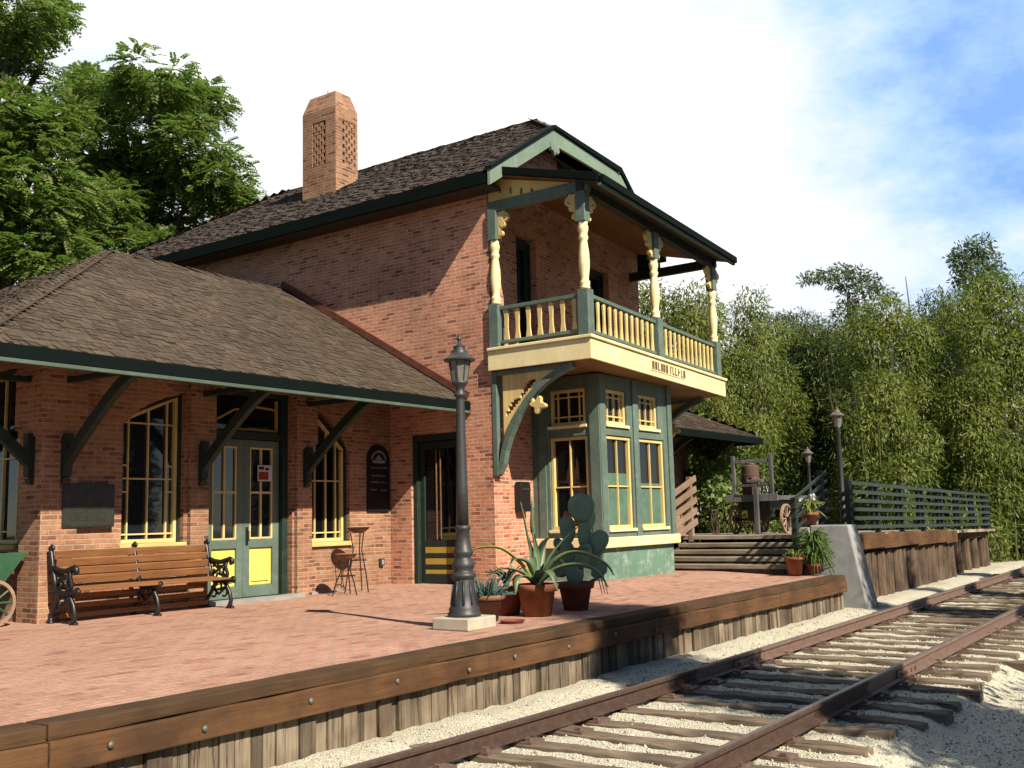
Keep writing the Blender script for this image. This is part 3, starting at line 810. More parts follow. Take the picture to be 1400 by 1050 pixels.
# ---- low wing roof (hipped)
EY, EZ, RY, RZ, AX = 9.31, 2.75, 13.26, 5.04, 8.73
EX = AX - (RY - EY)
hyp = math.hypot(RY-EY, RZ-EZ); vv = Vector((0, RY-EY, RZ-EZ)).normalized()
mb = MB(); xr = XT - .003
shake_roof(mb, (0, EY, EZ), (1,0,0), vv, [(EX, 0), (xr, 0), (xr, hyp), (AX, hyp)], .112, 11, thick=.009, wmin=.06, wmax=.15, rough=.5)
v2 = Vector((RY-EY, 0, RZ-EZ)).normalized(); BY = 2*RY - EY
shake_roof(mb, (EX, 0, EZ), (0,1,0), v2, [(EY, 0), (BY, 0), (RY, hyp)], .112, 12, thick=.009, wmin=.06, wmax=.15, rough=.5)
wr = P('wing_roof', mb, M_SHAKE)
slab([(EX, EY, EZ), (xr, EY, EZ), (xr, RY, RZ), (AX, RY, RZ)], .10, M_SOFFIT_D, 'roof_deck', wr)
slab([(EX, EY, EZ), (EX, BY, EZ), (AX, RY, RZ)], .10, M_SOFFIT_D, 'roof_deck', wr)
slab([(EX, BY, EZ), (xr, BY, EZ), (xr, RY, RZ), (AX, RY, RZ)], .10, M_SOFFIT_D, 'roof_deck', wr)
mb = MB(); caps(mb, (EX, EY, EZ), (AX, RY, RZ), 21, .12); caps(mb, (AX, RY, RZ), (xr, RY, RZ), 22, .12); mb.build('hip_caps', M_SHAKE, wr)
mb = MB(); mb.box(EX-.05, xr, EY-.05, EY-.004, EZ-.14, EZ-.005); mb.box(EX-.05, EX-.004, EY-.004, BY, EZ-.14, EZ-.005); fa = P('wing_fascia', mb, M_DARK, bevel=.006)
mb = MB(); mb.box(EX-.055, xr, EY-.058, EY-.01, EZ-.182, EZ-.143); mb.box(EX-.058, EX-.01, EY-.01, BY, EZ-.182, EZ-.143); mb.build('sage_trim', M_SAGE, fa, bevel=.005)
# flashing against the tower
mb = MB(); mb.beam((XT-.03, EY-.02, EZ+.09), (XT-.03, RY+.05, RZ+.11), .05, .10); P('flashing', mb, M_FLASH)
# ---- eave brackets
def bracket(T, u, reach, top=2.62, foot=1.58):
    mb = MB()
    W = lambda a, b_, c: T(u + c, b_, a)      # a = out from the wall
    mb.prism([(.01, foot), (.13, foot+.02), (.15, foot+.5), (.01, foot+.5)], W, -.05, .05)
    mb.prism([(.01, foot-.07), (.09, foot-.07), (.13, foot-.002), (.01, foot-.002)], W, -.046, .046)
    n = 9; pts = []
    for i in range(n+1):
        t = i/n; pts.append((.08 + (reach-.08)*t, foot + .16 + (2.66-foot-.16) * (1-(1-t)**1.25)))
    mb.strip(pts, W, .122, -.042, .042)
    mb.prism([(.10, 2.655), (reach+.05, 2.655), (reach+.05, 2.72), (.10, 2.72)], W, -.038, .038)
    return P('roof_bracket', mb, M_DKGREEN, bevel=.006)
for u in (6.62, 8.50, 10.30): bracket(TW, u, 1.32)
bracket(TE, .14, 1.3); bracket(TE, 2.4, 1.3)

# ---- balcony
BX0, BY0, BX1, BY1 = 12.10, 7.14, 17.56, 7.58
ZF0, ZF1 = 3.155, 3.49
TB = frame((BX0, BY0, 0), (BX1-BX0, BY1-BY0, 0), (BY1-BY0, -(BX1-BX0), 0))     # balcony front
LB = math.hypot(BX1-BX0, BY1-BY0)
TL = frame((BX0, BY0, 0), (0, 1, 0), (-1, 0, 0))                                # balcony left side, u = y - BY0
TRt = frame((BX1, BY1, 0), (0, 1, 0), (1, 0, 0))
dl = YF - BY0; dr_ = 9.38 - BY1
mb = MB()
mb.prism([(0, 0), (LB, 0), (LB+.0, .001), (0, .001)], lambda u, v, w_: TB(u, w_, v), 0, 0) if False else None
pl = [Vector((BX0, BY0, 0)), Vector((BX1, BY1, 0)), Vector((BX1, 9.37, 0)), Vector((BX0, YF-.004, 0))]
mb.add([(p.x, p.y, ZF0+.02) for p in pl] + [(p.x, p.y, ZF1-.03) for p in pl], [(3,2,1,0),(4,5,6,7),(0,1,5,4),(1,2,6,5),(2,3,7,6),(3,0,4,7)])
bal = P('balcony', mb, M_SOFFIT)
mb = MB(); mb.box(-.02, LB+.02, ZF0, ZF1-.05, .003, .035, TB); mb.box(-.035, dl-.004, ZF0, ZF1-.05, .003, .036, TL); mb.box(-.035, dr_, ZF0, ZF1-.05, .003, .036, TRt)
mb.build('fascia', M_CREAM, bal, bevel=.005)
mb = MB(); mb.box(-.06, LB+.06, ZF1-.047, ZF1, -.02, .065, TB); mb.box(-.067, dl-.004, ZF1-.047, ZF1, -.02, .066, TL); mb.box(-.067, dr_, ZF1-.047, ZF1, -.02, .066, TRt)
mb.build('ledge', M_CREAM, bal, bevel=.01)
ZT = 4.11
def post(px, py, half=False):
    s = .085; mb = MB()
    q = .5 if half else 1
    mb.box(px-s, px+s, py-s, py+s, ZF1-.0, ZT+.04)
    o = mb.build('post', M_GREEN, bal, bevel=.008)
    mb = MB(); mb.box(px-s+.008, px+s-.008, py-s+.008, py+s-.008, 5.12, 5.56); mb.build('post_head', M_GREEN, bal, bevel=.008)
    mb = MB()
    h = 5.12 - (ZT+.04)
    prof = [(.056, 0), (.060, .03), (.050, .05), (.058, .075), (.058, .11), (.044, .13), (.046, .17), (.060, .30), (.064, .40), (.060, .52), (.046, .66), (.042, .70), (.055, .725), (.055, .76), (.044, .78), (.052, .82), (.060, .86), (.060, .90), (.050, .93), (.056, h-.001)]
    mb.lathe((px, py, ZT+.041), [(r_*1.25, z_) for r_, z_ in prof], 18); mb.build('turned_shaft', M_CREAM, bal, smooth=True)
pc = [TB(.085, 0, -.085), TB(2.62, 0, -.085), TB(LB-.11, 0, -.085), (BX0+.085, YF-.09, 0)]
for p in pc: post(p[0], p[1])
def rails(a, c, parent):
    a = Vector((a[0], a[1], 0)); c = Vector((c[0], c[1], 0)); d = (c-a).normalized(); a = a + d*.086; c = c - d*.086
    mb = MB(); 
    mb.beam(a + Vector((0,0,ZT-.03)), c + Vector((0,0,ZT-.03)), .075, .055); mb.beam(a + Vector((0,0,ZF1+.085)), c + Vector((0,0,ZF1+.085)), .055, .05)
    mb.build('hand_rail', M_GREEN, parent, bevel=.006)
    return a, c
def balusters(a, c, n):
    d = c - a; u = d.normalized(); nn = Vector((u.y, -u.x, 0))
    for i in range(n):
        p = a + d * ((i + .5) / n); w_ = .046
        T = frame((p.x, p.y, 0), u, nn)
        m = MB(); h0, h1 = ZF1+.11, ZT-.058; hh = h1-h0
        prof = [(w_, 0), (w_*.85, .12), (w_*.62, .3), (w_*.60, .5), (w_*.74, .75), (w_*.92, .9), (w_*.55, 1)]
        m.prism([(x, h0+hh*t) for x, t in prof] + [(-x, h0+hh*t) for x, t in reversed(prof)], T, -.014, .014)
        m.build('baluster', M_YEL, bal, bevel=.003)
a, c = rails(pc[3], pc[0], bal); balusters(a, c, 7)
a, c = rails(pc[0], pc[1], bal); balusters(a, c, 12)
a, c = rails(pc[1], pc[2], bal); balusters(a, c, 13)
# sawn scroll brackets at the post heads
def scroll(px, py, ud, sx=1.):
    u = Vector((ud[0], ud[1], 0)).normalized(); T0 = frame((px, py, 0), u, (-u.y, u.x, 0)); T = lambda a, b_, c: T0(.079 + (a - .079)*sx, b_, c)
    m = MB()
    disc = lambda cx, cz, r_, w_: m.prism([(cx + r_*math.cos(2*PI*i/16), cz + r_*math.sin(2*PI*i/16)) for i in range(16)], T, -w_, w_)
    b0 = .079
    m.prism([(b0, 5.14), (b0+.035, 5.15), (b0+.05, 5.20), (b0+.045, 5.28), (b0+.085, 5.33), (b0+.10, 5.40), (b0+.10, 5.549), (b0, 5.549)], T, -.026, .026)
    disc(b0+.045, 5.215, .045, .030); disc(b0+.085, 5.35, .050, .031)
    ring = [(b0+.125 + (.080-.045*t)*math.cos(-.2+t*PI*2.6+PI*.55), 5.462 + (.080-.045*t)*math.sin(-.2+t*PI*2.6+PI*.55)) for t in [i/20 for i in range(21)]]
    m.strip(ring, T, .038, -.028, .028); disc(b0+.125, 5.462, .030, .024)
    m.build('scroll_bracket', M_YEL, bal, bevel=.004)
uf = Vector((BX1-BX0, BY1-BY0, 0)).normalized()
scroll(pc[0][0], pc[0][1], uf, 1.6); scroll(pc[0][0], pc[0][1], (0,1,0))
for k in (1, 2):
    scroll(pc[k][0], pc[k][1], uf, 1.6); scroll(pc[k][0], pc[k][1], -uf, 1.3)
scroll(pc[3][0], pc[3][1], (0,-1,0))
# beam under the balcony roof
mb = MB(); mb.box(0, LB, 5.56, 5.72, -.14, -.02, TB); mb.build('roof_beam', M_DKGREEN, bal, bevel=.006)
mb = MB(); mb.box(-.02, dl-.004, 5.56, 5.72, -.142, -.03, TL); mb.build('roof_beam', M_GREEN, bal, bevel=.006)
mb = MB(); mb.box(-.02, dr_, 5.56, 5.72, -.142, -.03, TRt); mb.build('roof_beam', M_DKGREEN, bal, bevel=.006)
# shed roof
GZ0 = 5.70; SLP = .255
g0 = Vector(TB(-.10, 0, .27)); g1 = Vector(TB(LB+.16, 0, .27))
w0 = Vector((g0.x, YF+.0, 0)); w1 = Vector((g1.x, 9.42, 0))
zt = lambda p, g: GZ0 + SLP * (p.y - g.y)
g0.z = GZ0 - .03; g1.z = GZ0 + .03; w0.z = zt(w0, g0); w1.z = g1.z + SLP * (w1.y - g1.y)
mb = MB(); uu = (g1-g0).normalized(); vd = (w0-g0); vl_ = vd.length
shake_roof(mb, g0, uu, vd, [(0, 0), ((g1-g0).length, 0), ((g1-g0).length, vl_), (0, vl_)], .14, 31)
br_ = P('balcony_roof', mb, M_SHAKE_D)
slab([g0, g1, w1, w0], .05, M_DARK, 'roof_deck', br_)
mb = MB()
k = 20
for i in range(k):   # ceiling boards follow the slope
    a0, a1 = .19 + .81*i/k, .19 + .81*(i+.94)/k
    p = [g0.lerp(w0, a0), g1.lerp(w1, a0), g1.lerp(w1, a1), g0.lerp(w0, a1)]
    p = [q - Vector((0,0,.055)) for q in p]; mb.add(p + [q - Vector((0,0,.02)) for q in p], [(0,1,2,3),(7,6,5,4),(0,4,5,1),(1,5,6,2),(2,6,7,3),(3,7,4,0)])
mb.build('ceiling', M_SOFFIT, br_)
mb = MB(); p = [g0.lerp(w0, .012), g1.lerp(w1, .012), g1.lerp(w1, .185), g0.lerp(w0, .185)]; p = [q - Vector((0,0,.058)) for q in p]
mb.add(p + [q - Vector((0,0,.02)) for q in p], [(0,1,2,3),(7,6,5,4),(0,4,5,1),(1,5,6,2),(2,6,7,3),(3,7,4,0)]); mb.build('eave_boards', M_SOFFIT_D, br_)
nf = Vector((uf.y, -uf.x, 0))
mb = MB(); mb.beam(g0 + nf*.04 + Vector((0,0,-.035)), g1 + nf*.04 + Vector((0,0,-.035)), .08, .115)
mb.beam(g0 + Vector((-.02, 0, -.01)), w0 + Vector((-.02, -.01, -.01)), .05, .12)
mb.beam(g1 + Vector((.02, 0, -.01)), w1 + Vector((.02, -.01, -.01)), .05, .12)
mb.build('gutter', M_DARK, br_, bevel=.01)
mb = MB(); mb.beam(g0 + nf*.01 + Vector((0,0,-.11)), g1 + nf*.01 + Vector((0,0,-.11)), .05, .035); mb.build('gutter_board', M_SAGE, br_)
# yellow boards closing the side between beam and roof, with four sawn slots
yy0, yy1 = .25, dl - .01
zs = lambda u: g0.z + SLP*(BY0 + u - g0.y) - .075
us = [yy0] + [yy1 - .10 - .18*k for k in range(4)][::-1] + [yy1]
mb = MB(); cuts_ = sorted([yy0, yy1] + [x for k in range(4) for x in (yy1-.22-.19*k-.022, yy1-.22-.19*k+.022)])
for i in range(len(cuts_)-1):
    a0, a1 = cuts_[i], cuts_[i+1]
    if abs(a1 - a0 - .044) < 1e-3:
        z0 = zs(a0)
        mb.prism([(a0, 5.723), (a1, 5.723), (a1, z0-.21), (a0, z0-.21)], TL, -.09, -.06); mb.prism([(a0, z0-.11), (a1, z0-.11), (a1, zs(a1)), (a0, zs(a0))], TL, -.09, -.06)
    else: mb.prism([(a0, 5.723), (a1, 5.723), (a1, max(5.73, zs(a1))), (a0, max(5.726, zs(a0)))], TL, -.09, -.06)
mb.build('side_boards', M_YEL, br_)
# carved support brackets
def big_bracket(x, half, yb):
    T = frame((x, yb, 0), (0, -1, 0), (-1, 0, 0))       # u = out from the wall, v = z
    W = 1.42
    key = [(.14, 1.80), (.19, 2.00), (.27, 2.20), (.36, 2.36), (.46, 2.51), (.60, 2.68), (.76, 2.82), (.92, 2.93), (1.08, 3.01), (1.24, 3.075), (1.40, 3.12)]
    arc = key
    m = MB(); m.box(.0, .085, 1.62, ZF0-.003, -.06, .06, T); m.strip([(.06, 1.66)] + arc, T, .095, -.055, .055)
    m.box(.085, 1.35, ZF0-.07, ZF0-.004, -.05, .05, T)
    o = m.build('support_bracket', M_GREEN, bal, bevel=.008)
    m = MB(); z1 = ZF0 - .072
    hole = [(.20, 2.50), (.34, 2.78), (.52, 2.95)]
    # panel strips between the wall post and the arc, leaving bat-wing slots
    def arcv(u):
        for (a0, b0), (a1, b1) in zip(arc, arc[1:]):
            if a0 <= u <= a1: return b0 + (b1-b0)*(u-a0)/(a1-a0+1e-9)
        return 3.13
    ks = [.086 + (1.15-.086)*i/24 for i in range(25)]
    def slot(u):
        if .20 < u < .74:
            c = 2.50 + (u-.20)*.93 - .05; t = (u-.20)/.54
            wdt = .035 + .085*abs(math.sin(t*PI*2.0)) 
            return max(c-.01, arcv(u)+.03), max(c-.01, arcv(u)+.03)+wdt
        return None
    for u0, u1 in zip(ks, ks[1:]):
        um = (u0+u1)/2; lo0, lo1 = arcv(u0)+.0, arcv(u1)+.0
        sl_ = slot(um)
        if sl_:
            m.prism([(u0, lo0), (u1, lo1), (u1, sl_[0]), (u0, sl_[0])], T, -.018, .018); m.prism([(u0, sl_[1]), (u1, sl_[1]), (u1, z1), (u0, z1)], T, -.018, .018)
        elif z1 > max(lo0, lo1) + .005: m.prism([(u0, lo0), (u1, lo1), (u1, z1), (u0, z1)], T, -.018, .018)
    m.build('bracket_panel', M_YEL, bal)
    m = MB(); cx, cz = .78, 2.60
    pts = []
    for i in range(24):
        a0 = 2*PI*i/24; r_ = .10 + .035*math.cos(a0*4+.8); pts.append((cx + r_*math.cos(a0)*1.1, cz + r_*math.sin(a0)))
    m.prism(pts, T, -.035, .035); m.strip([(cx-.07, cz+.0), (cx-.13, cz+.17)], T, .05, -.03, .03)
    m.build('carved_drop', M_YEL, bal, bevel=.012)
big_bracket(12.20, False, YF-.003); big_bracket(17.44, True, 9.34)
# name board with raised brown letter strokes, too worn to read
mb = MB(); mb.box(2.02, 3.42, ZF0+.085, ZF1-.085, .037, .045, TB); sg = mb.build('name_board', M_CREAM, bal)
mb = MB(); rr = random.Random(5); u = 2.07
while u < 3.38:
    wl = rr.uniform(.07, .11)
    if abs(u - 2.72) < .04: u += .06
    z0, z1 = ZF0+.105, ZF1-.105
    for k in range(rr.choice([1, 2, 2])): mb.box(u+k*wl*.5, u+k*wl*.5+.022, z0, z1, .0455, .056, TB)
    for k in range(rr.choice([1, 2])): 
        zz = rr.choice([z0, (z0+z1)/2, z1-.022]); mb.box(u+.001, u+wl*.72, zz+.001, zz+.022, .0457, .055, TB)
    u += wl + .02
mb.build('lettering', M_BROWNL, bal)

for o in [bal, br_] + list(bal.children) + list(br_.children):
    for v in o.data.vertices: v.co.z -= max(0, v.co.x + 12.15 - BX0) * .008

# ---- bay window
QX0, QX1, QY = 13.34, 15.70, 7.76
TBF = frame((QX0, QY, 0), (1, 0, 0), (0, -1, 0)); TBL = frame((QX0, QY, 0), (0, 1, 0), (-1, 0, 0)); TBR = frame((QX1, QY, 0), (0, 1, 0), (1, 0, 0))
WB = QX1 - QX0; DB = 8.93 - QY
mb = MB(); mb.box(QX0+.02, QX1-.02, QY+.02, 9.0, .0, .53); mb.box(QX0+.25, QX1-.25, QY+.35, 9.0, .53, 3.15)
bay = P('bay_window', mb, M_BAYBASE, bevel=.01)
mb = MB(); mb.box(-.07, WB+.07, .533, .685, -.1, .07, TBF); mb.box(-.068, DB+.02, .533, .684, -.1, .069, TBL); mb.box(-.068, DB+.3, .533, .684, -.1, .069, TBR)
mb.build('sill', M_CREAM, bay, bevel=.012)
opf = [(.20, 1.00, .80, 2.22), (1.22, 2.12, .80, 2.22), (.20, .82, 2.36, 2.93), (1.22, 1.86, 2.36, 2.93)]
opf = [(.20, .98, .80, 2.22), (1.24, 2.10, .80, 2.22), (.22, .86, 2.38, 2.93), (1.26, 1.92, 2.38, 2.93)]
opl = [(.22, .90, .80, 2.22), (.24, .88, 2.38, 2.95)]
mb = MB(); wall_cells(mb, TBF, .0, WB, .687, 3.15, opf, -.12, 0); wall_cells(mb, TBL, .003, DB, .687, 3.15, opl, -.12, 0); wall_cells(mb, TBR, .003, DB, .687, 3.15, [], -.12, 0)
mb.box(-.015, .14, .688, 3.14, .003, .03, TBF); mb.box(WB-.13, WB+.015, .688, 3.14, .003, .03, TBF); mb.box(1.03, 1.19, .688, 3.14, .003, .028, TBF)
mb.box(-.015, .16, .688, 3.14, .003, .03, TBL); mb.box(.96, 1.10, .688, 3.14, .003, .03, TBL); mb.box(1.10, DB+.1, .688, 3.14, .003, .018, TBL)
mb.build('bay_frame', M_GREEN, bay, bevel=.006)
def bay_sash(T, o, rows, cols, curtain=None, extra=False):
    u0, u1, v0, v1 = o; mv = [u0 + (u1-u0)*k for k in cols]; mh = [(v0 + (v1-v0)*k, u0+.03, u1-.03) for k in rows]
    window('sash', T, (u0+.006, u1-.006, v0+.006, v1-.006, v1-.006), mv, mh, fw=.048, d=-.10, fmat=M_YEL, sill=False, mw_=.02, parent=bay)
    m = MB(); m.box(u0-.03, u1+.03, v0-.035, v0+.01, -.04, .035, T); m.build('sash_sill', M_CREAM, bay, bevel=.005)
    if curtain:
        m = MB(); m.box(u0+.05, u1-.05, v0+.045, v0+(v1-v0)*curtain, -.082, -.081, T); m.build('half_curtain', M_CURTAIN, bay)
bay_sash(TBF, opf[0], [.46], [.5], .60); bay_sash(TBF, opf[1], [.46], [.5], .50)
bay_sash(TBL, opl[0], [.46], [.5])
for T, o in ((TBF, opf[2]), (TBF, opf[3]), (TBL, opl[1])): bay_sash(T, o, [.25, .78], [.2, .5, .8])

# ---- right wing beyond the tower
mb = MB(); mb.box(17.853, 22.9, YW, YW+.34, 0, 3.4); mb.box(22.56, 22.9, YW+.34, 14, 0, 3.4)
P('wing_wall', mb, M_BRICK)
E2, Z2, A2, RY2, RZ2 = 9.2, 2.74, 21.2, 12.2, 4.15
xe = 23.35; h2 = math.hypot(RY2-E2, RZ2-Z2); mb = MB()
shake_roof(mb, (0, E2, Z2), (1,0,0), (0, RY2-E2, RZ2-Z2), [(17.86, 0), (xe, 0), (A2, h2), (17.86, h2)], .15, 41)
vr_ = Vector((A2-xe, 0, RZ2-Z2)); shake_roof(mb, (xe, 0, Z2), (0,1,0), vr_, [(E2, 0), (2*RY2-E2, 0), (RY2, vr_.length)], .15, 42)
w2 = P('wing_roof', mb, M_SHAKE)
slab([(17.86, E2, Z2), (xe, E2, Z2), (A2, RY2, RZ2), (17.86, RY2, RZ2)], .10, M_SOFFIT_D, 'roof_deck', w2)
slab([(xe, E2, Z2), (xe, 2*RY2-E2, Z2), (A2, RY2, RZ2)], .10, M_SOFFIT_D, 'roof_deck', w2)
mb = MB(); mb.box(17.86, xe+.05, E2-.05, E2-.003, Z2-.15, Z2-.003); mb.box(xe+.003, xe+.05, E2-.003, 2*RY2-E2, Z2-.15, Z2-.003); mb.build('eave_board', M_DARK, w2)
for u in (18.3, 20.4, 22.6): 
    T2 = frame((0, YW, 0), (1,0,0), (0,-1,0)); bracket(T2, u, 1.3)
# ------------------------------------------------------------------ lamp posts
lp = thing('lamp_post', 'tall black cast iron lamp post on a pale concrete block beside the pots', 'lamp post', (7.735, 6.02, 0))
mb = MB(); mb.box(7.52, 7.95, 5.81, 6.23, -.0, .112); mb.build('plinth', M_CONC, lp, bevel=.012)
c = (7.735, 6.02, .112)
mb = MB(); mb.lathe(c, [(.155, 0), (.158, .03), (.142, .045), (.146, .07), (.128, .10), (.112, .20), (.098, .33), (.095, .345), (.118, .36), (.122, .385), (.10, .40), (.084, .42), (.104, .45), (.108, .475), (.090, .51), (.076, .53), (.072, .545), (.092, .57), (.094, .60), (.078, .62), (.070, .70), (.062, .79), (.074, .80), (.074, .825), (.058, .84)], 20)
for k in range(10):
    a = 2*PI*k/10; mb.tube([(c[0]+.128*math.cos(a), c[1]+.128*math.sin(a), .22), (c[0]+.101*math.cos(a), c[1]+.101*math.sin(a), .44)], .010, 5)
mb.build('base', M_LAMP, lp, smooth=True)
mb = MB(); mb.lathe(c, [(.058, .84), (.054, 1.2), (.040, 2.02), (.040, 2.05), (.058, 2.06), (.058, 2.085), (.042, 2.10), (.042, 2.13), (.050, 2.15), (.075, 2.18), (.080, 2.20)], 16)
mb.build('shaft', M_LAMP, lp, smooth=True)
mb = MB(); mb.lathe(c, [(.072, 2.201), (.105, 2.40)], 8); mb.build('lantern_glass', M_LGLASS, lp)
mb = MB()
for k in range(8):
    a = 2*PI*(k+.5)/8; mb.tube([(c[0]+.073*math.cos(a), c[1]+.073*math.sin(a), c[2]+2.2), (c[0]+.107*math.cos(a), c[1]+.107*math.sin(a), c[2]+2.4)], .006, 5)
mb.lathe(c, [(.108, 2.395), (.150, 2.40), (.155, 2.415), (.118, 2.44), (.085, 2.475), (.080, 2.50), (.058, 2.505), (.055, 2.535), (.062, 2.54), (.030, 2.565), (.016, 2.58), (.016, 2.60), (.026, 2.615), (.022, 2.635), (.006, 2.66)], 20)
mb.build('lantern_cap', M_LAMP, lp, smooth=False)
def slim_lamp(loc, h, label):
    t = thing('lamp_post', label, 'lamp post', loc)
    mb = MB(); mb.lathe(loc, [(.10, 0), (.10, .05), (.07, .09), (.055, .4), (.065, .42), (.045, .46), (.034, h-.42), (.05, h-.40), (.034, h-.37), (.06, h-.34)], 12); mb.build('shaft', M_LAMP, t, smooth=True)
    mb = MB(); mb.lathe(loc, [(.055, h-.34), (.085, h-.16)], 8); mb.build('lantern_glass', M_LGLASS, t)
    mb = MB(); mb.lathe(loc, [(.125, h-.16), (.13, h-.145), (.085, h-.11), (.055, h-.085), (.05, h-.06), (.02, h-.04), (.022, h-.02), (.004, h)], 12); mb.build('lantern_cap', M_BOLT, t)
slim_lamp((17.85, 5.62, .6), 2.18, 'slim dark lamp post at the head of the steps beside the concrete pier')
slim_lamp((23.1, 8.0, .5), 1.95, 'distant slim lamp post standing alone behind the steps')
# ------------------------------------------------------------------ bench
BDY = -.13
bn = thing('park_bench', 'wooden slat bench with ornate black iron ends against the brick wall', 'bench', (7.55, 10.55, 0))
def iron_end(x, arms=True):
    mb = MB(); Y = lambda y, z: (x, y + BDY, z)
    t = lambda pts, r: mb.tube([Y(*p) for p in pts], [q*1.35 for q in r] if isinstance(r, list) else r*1.35, 7)
    t([(10.42, .0), (10.40, .02), (10.37, .10), (10.40, .20), (10.46, .28), (10.50, .33)], [.026, .024, .018, .018, .02, .022])
    t([(10.80, .0), (10.83, .02), (10.82, .10), (10.74, .20), (10.68, .28), (10.66, .33)], [.026, .024, .018, .018, .02, .022])
    t([(10.42, .0), (10.35, .012), (10.34, .02)], .018); t([(10.80, .0), (10.86, .012)], .018)
    t([(10.33, .37), (10.40, .335), (10.55, .325), (10.70, .34), (10.76, .36)], .022)
    t([(10.72, .34), (10.77, .47), (10.82, .64), (10.85, .77), (10.87, .81), (10.84, .83), (10.81, .81), (10.82, .79)], [.024, .022, .02, .02, .018, .016, .014, .012])
    for cy, cz, r_ in ((10.50, .20, .055), (10.70, .19, .055), (10.60, .27, .045)):
        t([(cy + r_*math.cos(a*PI/6), cz + r_*math.sin(a*PI/6)) for a in range(11)], .010)
    t([(10.46, .26), (10.60, .17), (10.74, .26)], .012)
    if arms:
        t([(10.79, .60), (10.70, .575), (10.58, .56), (10.46, .585), (10.40, .60), (10.36, .585), (10.355, .55), (10.385, .54), (10.40, .56)], [.02, .02, .022, .024, .024, .022, .02, .016, .012])
        t([(10.47, .34), (10.44, .42), (10.48, .50), (10.46, .58)], .017)
        for cy, cz, r_ in ((10.57, .46, .055), (10.66, .50, .05), (10.68, .41, .04), (10.52, .39, .03)):
            t([(cy + r_*math.cos(a*PI/5), cz + r_*math.sin(a*PI/5)) for a in range(10)], .011)
        t([(10.50, .36), (10.60, .47), (10.74, .56)], .012); t([(10.74, .40), (10.60, .47), (10.48, .55)], .011)
        t([(10.33, .37), (10.31, .35), (10.325, .325), (10.35, .33)], .018)
    for v, wd in (((10.60, .30), .02),): mb.box(x-.012, x+.012, 10.42+BDY, 10.72+BDY, .31, .33)
    return mb.build('iron_end', M_IRON, bn, smooth=True)
iron_end(6.44); iron_end(8.52)
iron_end(7.48, False)
def slat(name, y0, y1, z0, z1, tilt=0, x0=6.475, x1=8.485):
    y0 += BDY; y1 += BDY; mb = MB(); mb.beam((x0, (y0+y1)/2, (z0+z1)/2), (x1, (y0+y1)/2, (z0+z1)/2), abs(y1-y0), abs(z1-z0), (0, math.sin(tilt), math.cos(tilt))); return mb.build(name, M_BENCH, bn, bevel=.007)
for k in range(6): slat('seat_slat', 10.345 + k*.064, 10.403 + k*.064, .352 + .002*k - (.004 if k in (2, 3) else 0), .378 + .002*k - (.004 if k in (2, 3) else 0))
for k in range(4): 
    zc = .462 + k*.092; yc = 10.735 + k*.028
    slat('back_slat', yc, yc + .024, zc - .043, zc + .043, -.25)
for k in range(3): slat('lower_slat', 10.72 + .02*k, 10.745 + .02*k, .05 + k*.10, .105 + k*.10, 0, 6.50, 8.46)

# ------------------------------------------------------------------ things on the walls
t = thing('wall_plaque', 'dark bronze plaque fixed to the brick wall above the bench', 'plaque', (6.93, YW-.06, 1.26))
mb = MB(); mb.box(6.60, 7.25, 1.03, 1.52, .063, .085, TW); mb.box(6.615, 7.235, 1.045, 1.505, .085, .090, TW); mb.build('plate', M_BRONZE, t, bevel=.006)
mb = MB(); rr = random.Random(3)
for k in range(9):
    z = 1.44 - k*.042; u = 6.66 + rr.uniform(0, .06); e = 7.19 - rr.uniform(0, .06)
    while u < e:
        wl = rr.uniform(.02, .06); mb.box(u, min(u+wl, e), z, z+.018, .0905, .0935, TW); u += wl + .012
mb.build('raised_lines', M_BRONZE, t)
t = thing('notice_board', 'tall black notice board with an arched top on the wall beside the side door', 'notice board', (11.86, YW-.02, 1.6))
pts = [(11.60, 1.16), (12.10, 1.16), (12.10, 1.95)] + [(11.85 + .25*math.cos(a*PI/12), 1.95 + .235*math.sin(a*PI/12)) for a in range(1, 12)] + [(11.60, 1.95)]
mb = MB(); mb.prism(pts, TW, .006, .035); mb.build('board', M_BLACKB, t, bevel=.006)
mb = MB(); mb.strip([(11.85 + .155*math.cos(a*PI/10), 1.955 + .125*math.sin(a*PI/10)) for a in range(11)], TW, .028, .0355, .038); mb.box(11.71, 11.99, 1.90, 1.945, .0355, .0381, TW)
mb.prism([(11.77, 1.955), (11.93, 1.955), (11.88, 2.0), (11.85, 2.04), (11.81, 1.99)], TW, .0355, .038); mb.build('emblem', M_CHALK, t)
mb = MB(); rr = random.Random(9)
for z, a, e in ((1.82, 11.68, 12.02), (1.70, 11.68, 11.98), (1.60, 11.66, 11.86), (1.595, 11.92, 12.0), (1.485, 11.66, 11.80), (1.48, 11.9, 12.0)):
    u = a
    while u < e: wl = rr.uniform(.012, .03); mb.box(u, u+wl, z, z + rr.uniform(.010, .022), .0355, .0375, TW); u += wl + .01
mb.build('chalk_lines', M_CHALK, t)
t = thing('mailbox', 'small dark metal letter box on the brick beside the bay window', 'mailbox', (12.9, YF, 1.33))
mb = MB(); mb.prism([(.58, 1.10), (.88, 1.10), (.88, 1.50), (.84, 1.55), (.62, 1.55), (.58, 1.50)], TF, .004, .12); mb.build('box', M_IRON, t, bevel=.01)
mb = MB(); mb.box(.60, .86, 1.42, 1.45, .121, .135, TF)
for k in range(4): mb.box(.885, .93, 1.14+k*.09, 1.18+k*.09, .02, .05, TF)
mb.build('flap', M_LAMP, t)
t = thing('door_notice', 'small white and red paper notice taped inside the right hand door glass', 'notice', (9.72, YW-.15, 1.72))
mb = MB(); mb.box(9.60, 9.86, 1.60, 1.82, -.146, -.142, TW); mb.build('paper', M_WHITE, t)
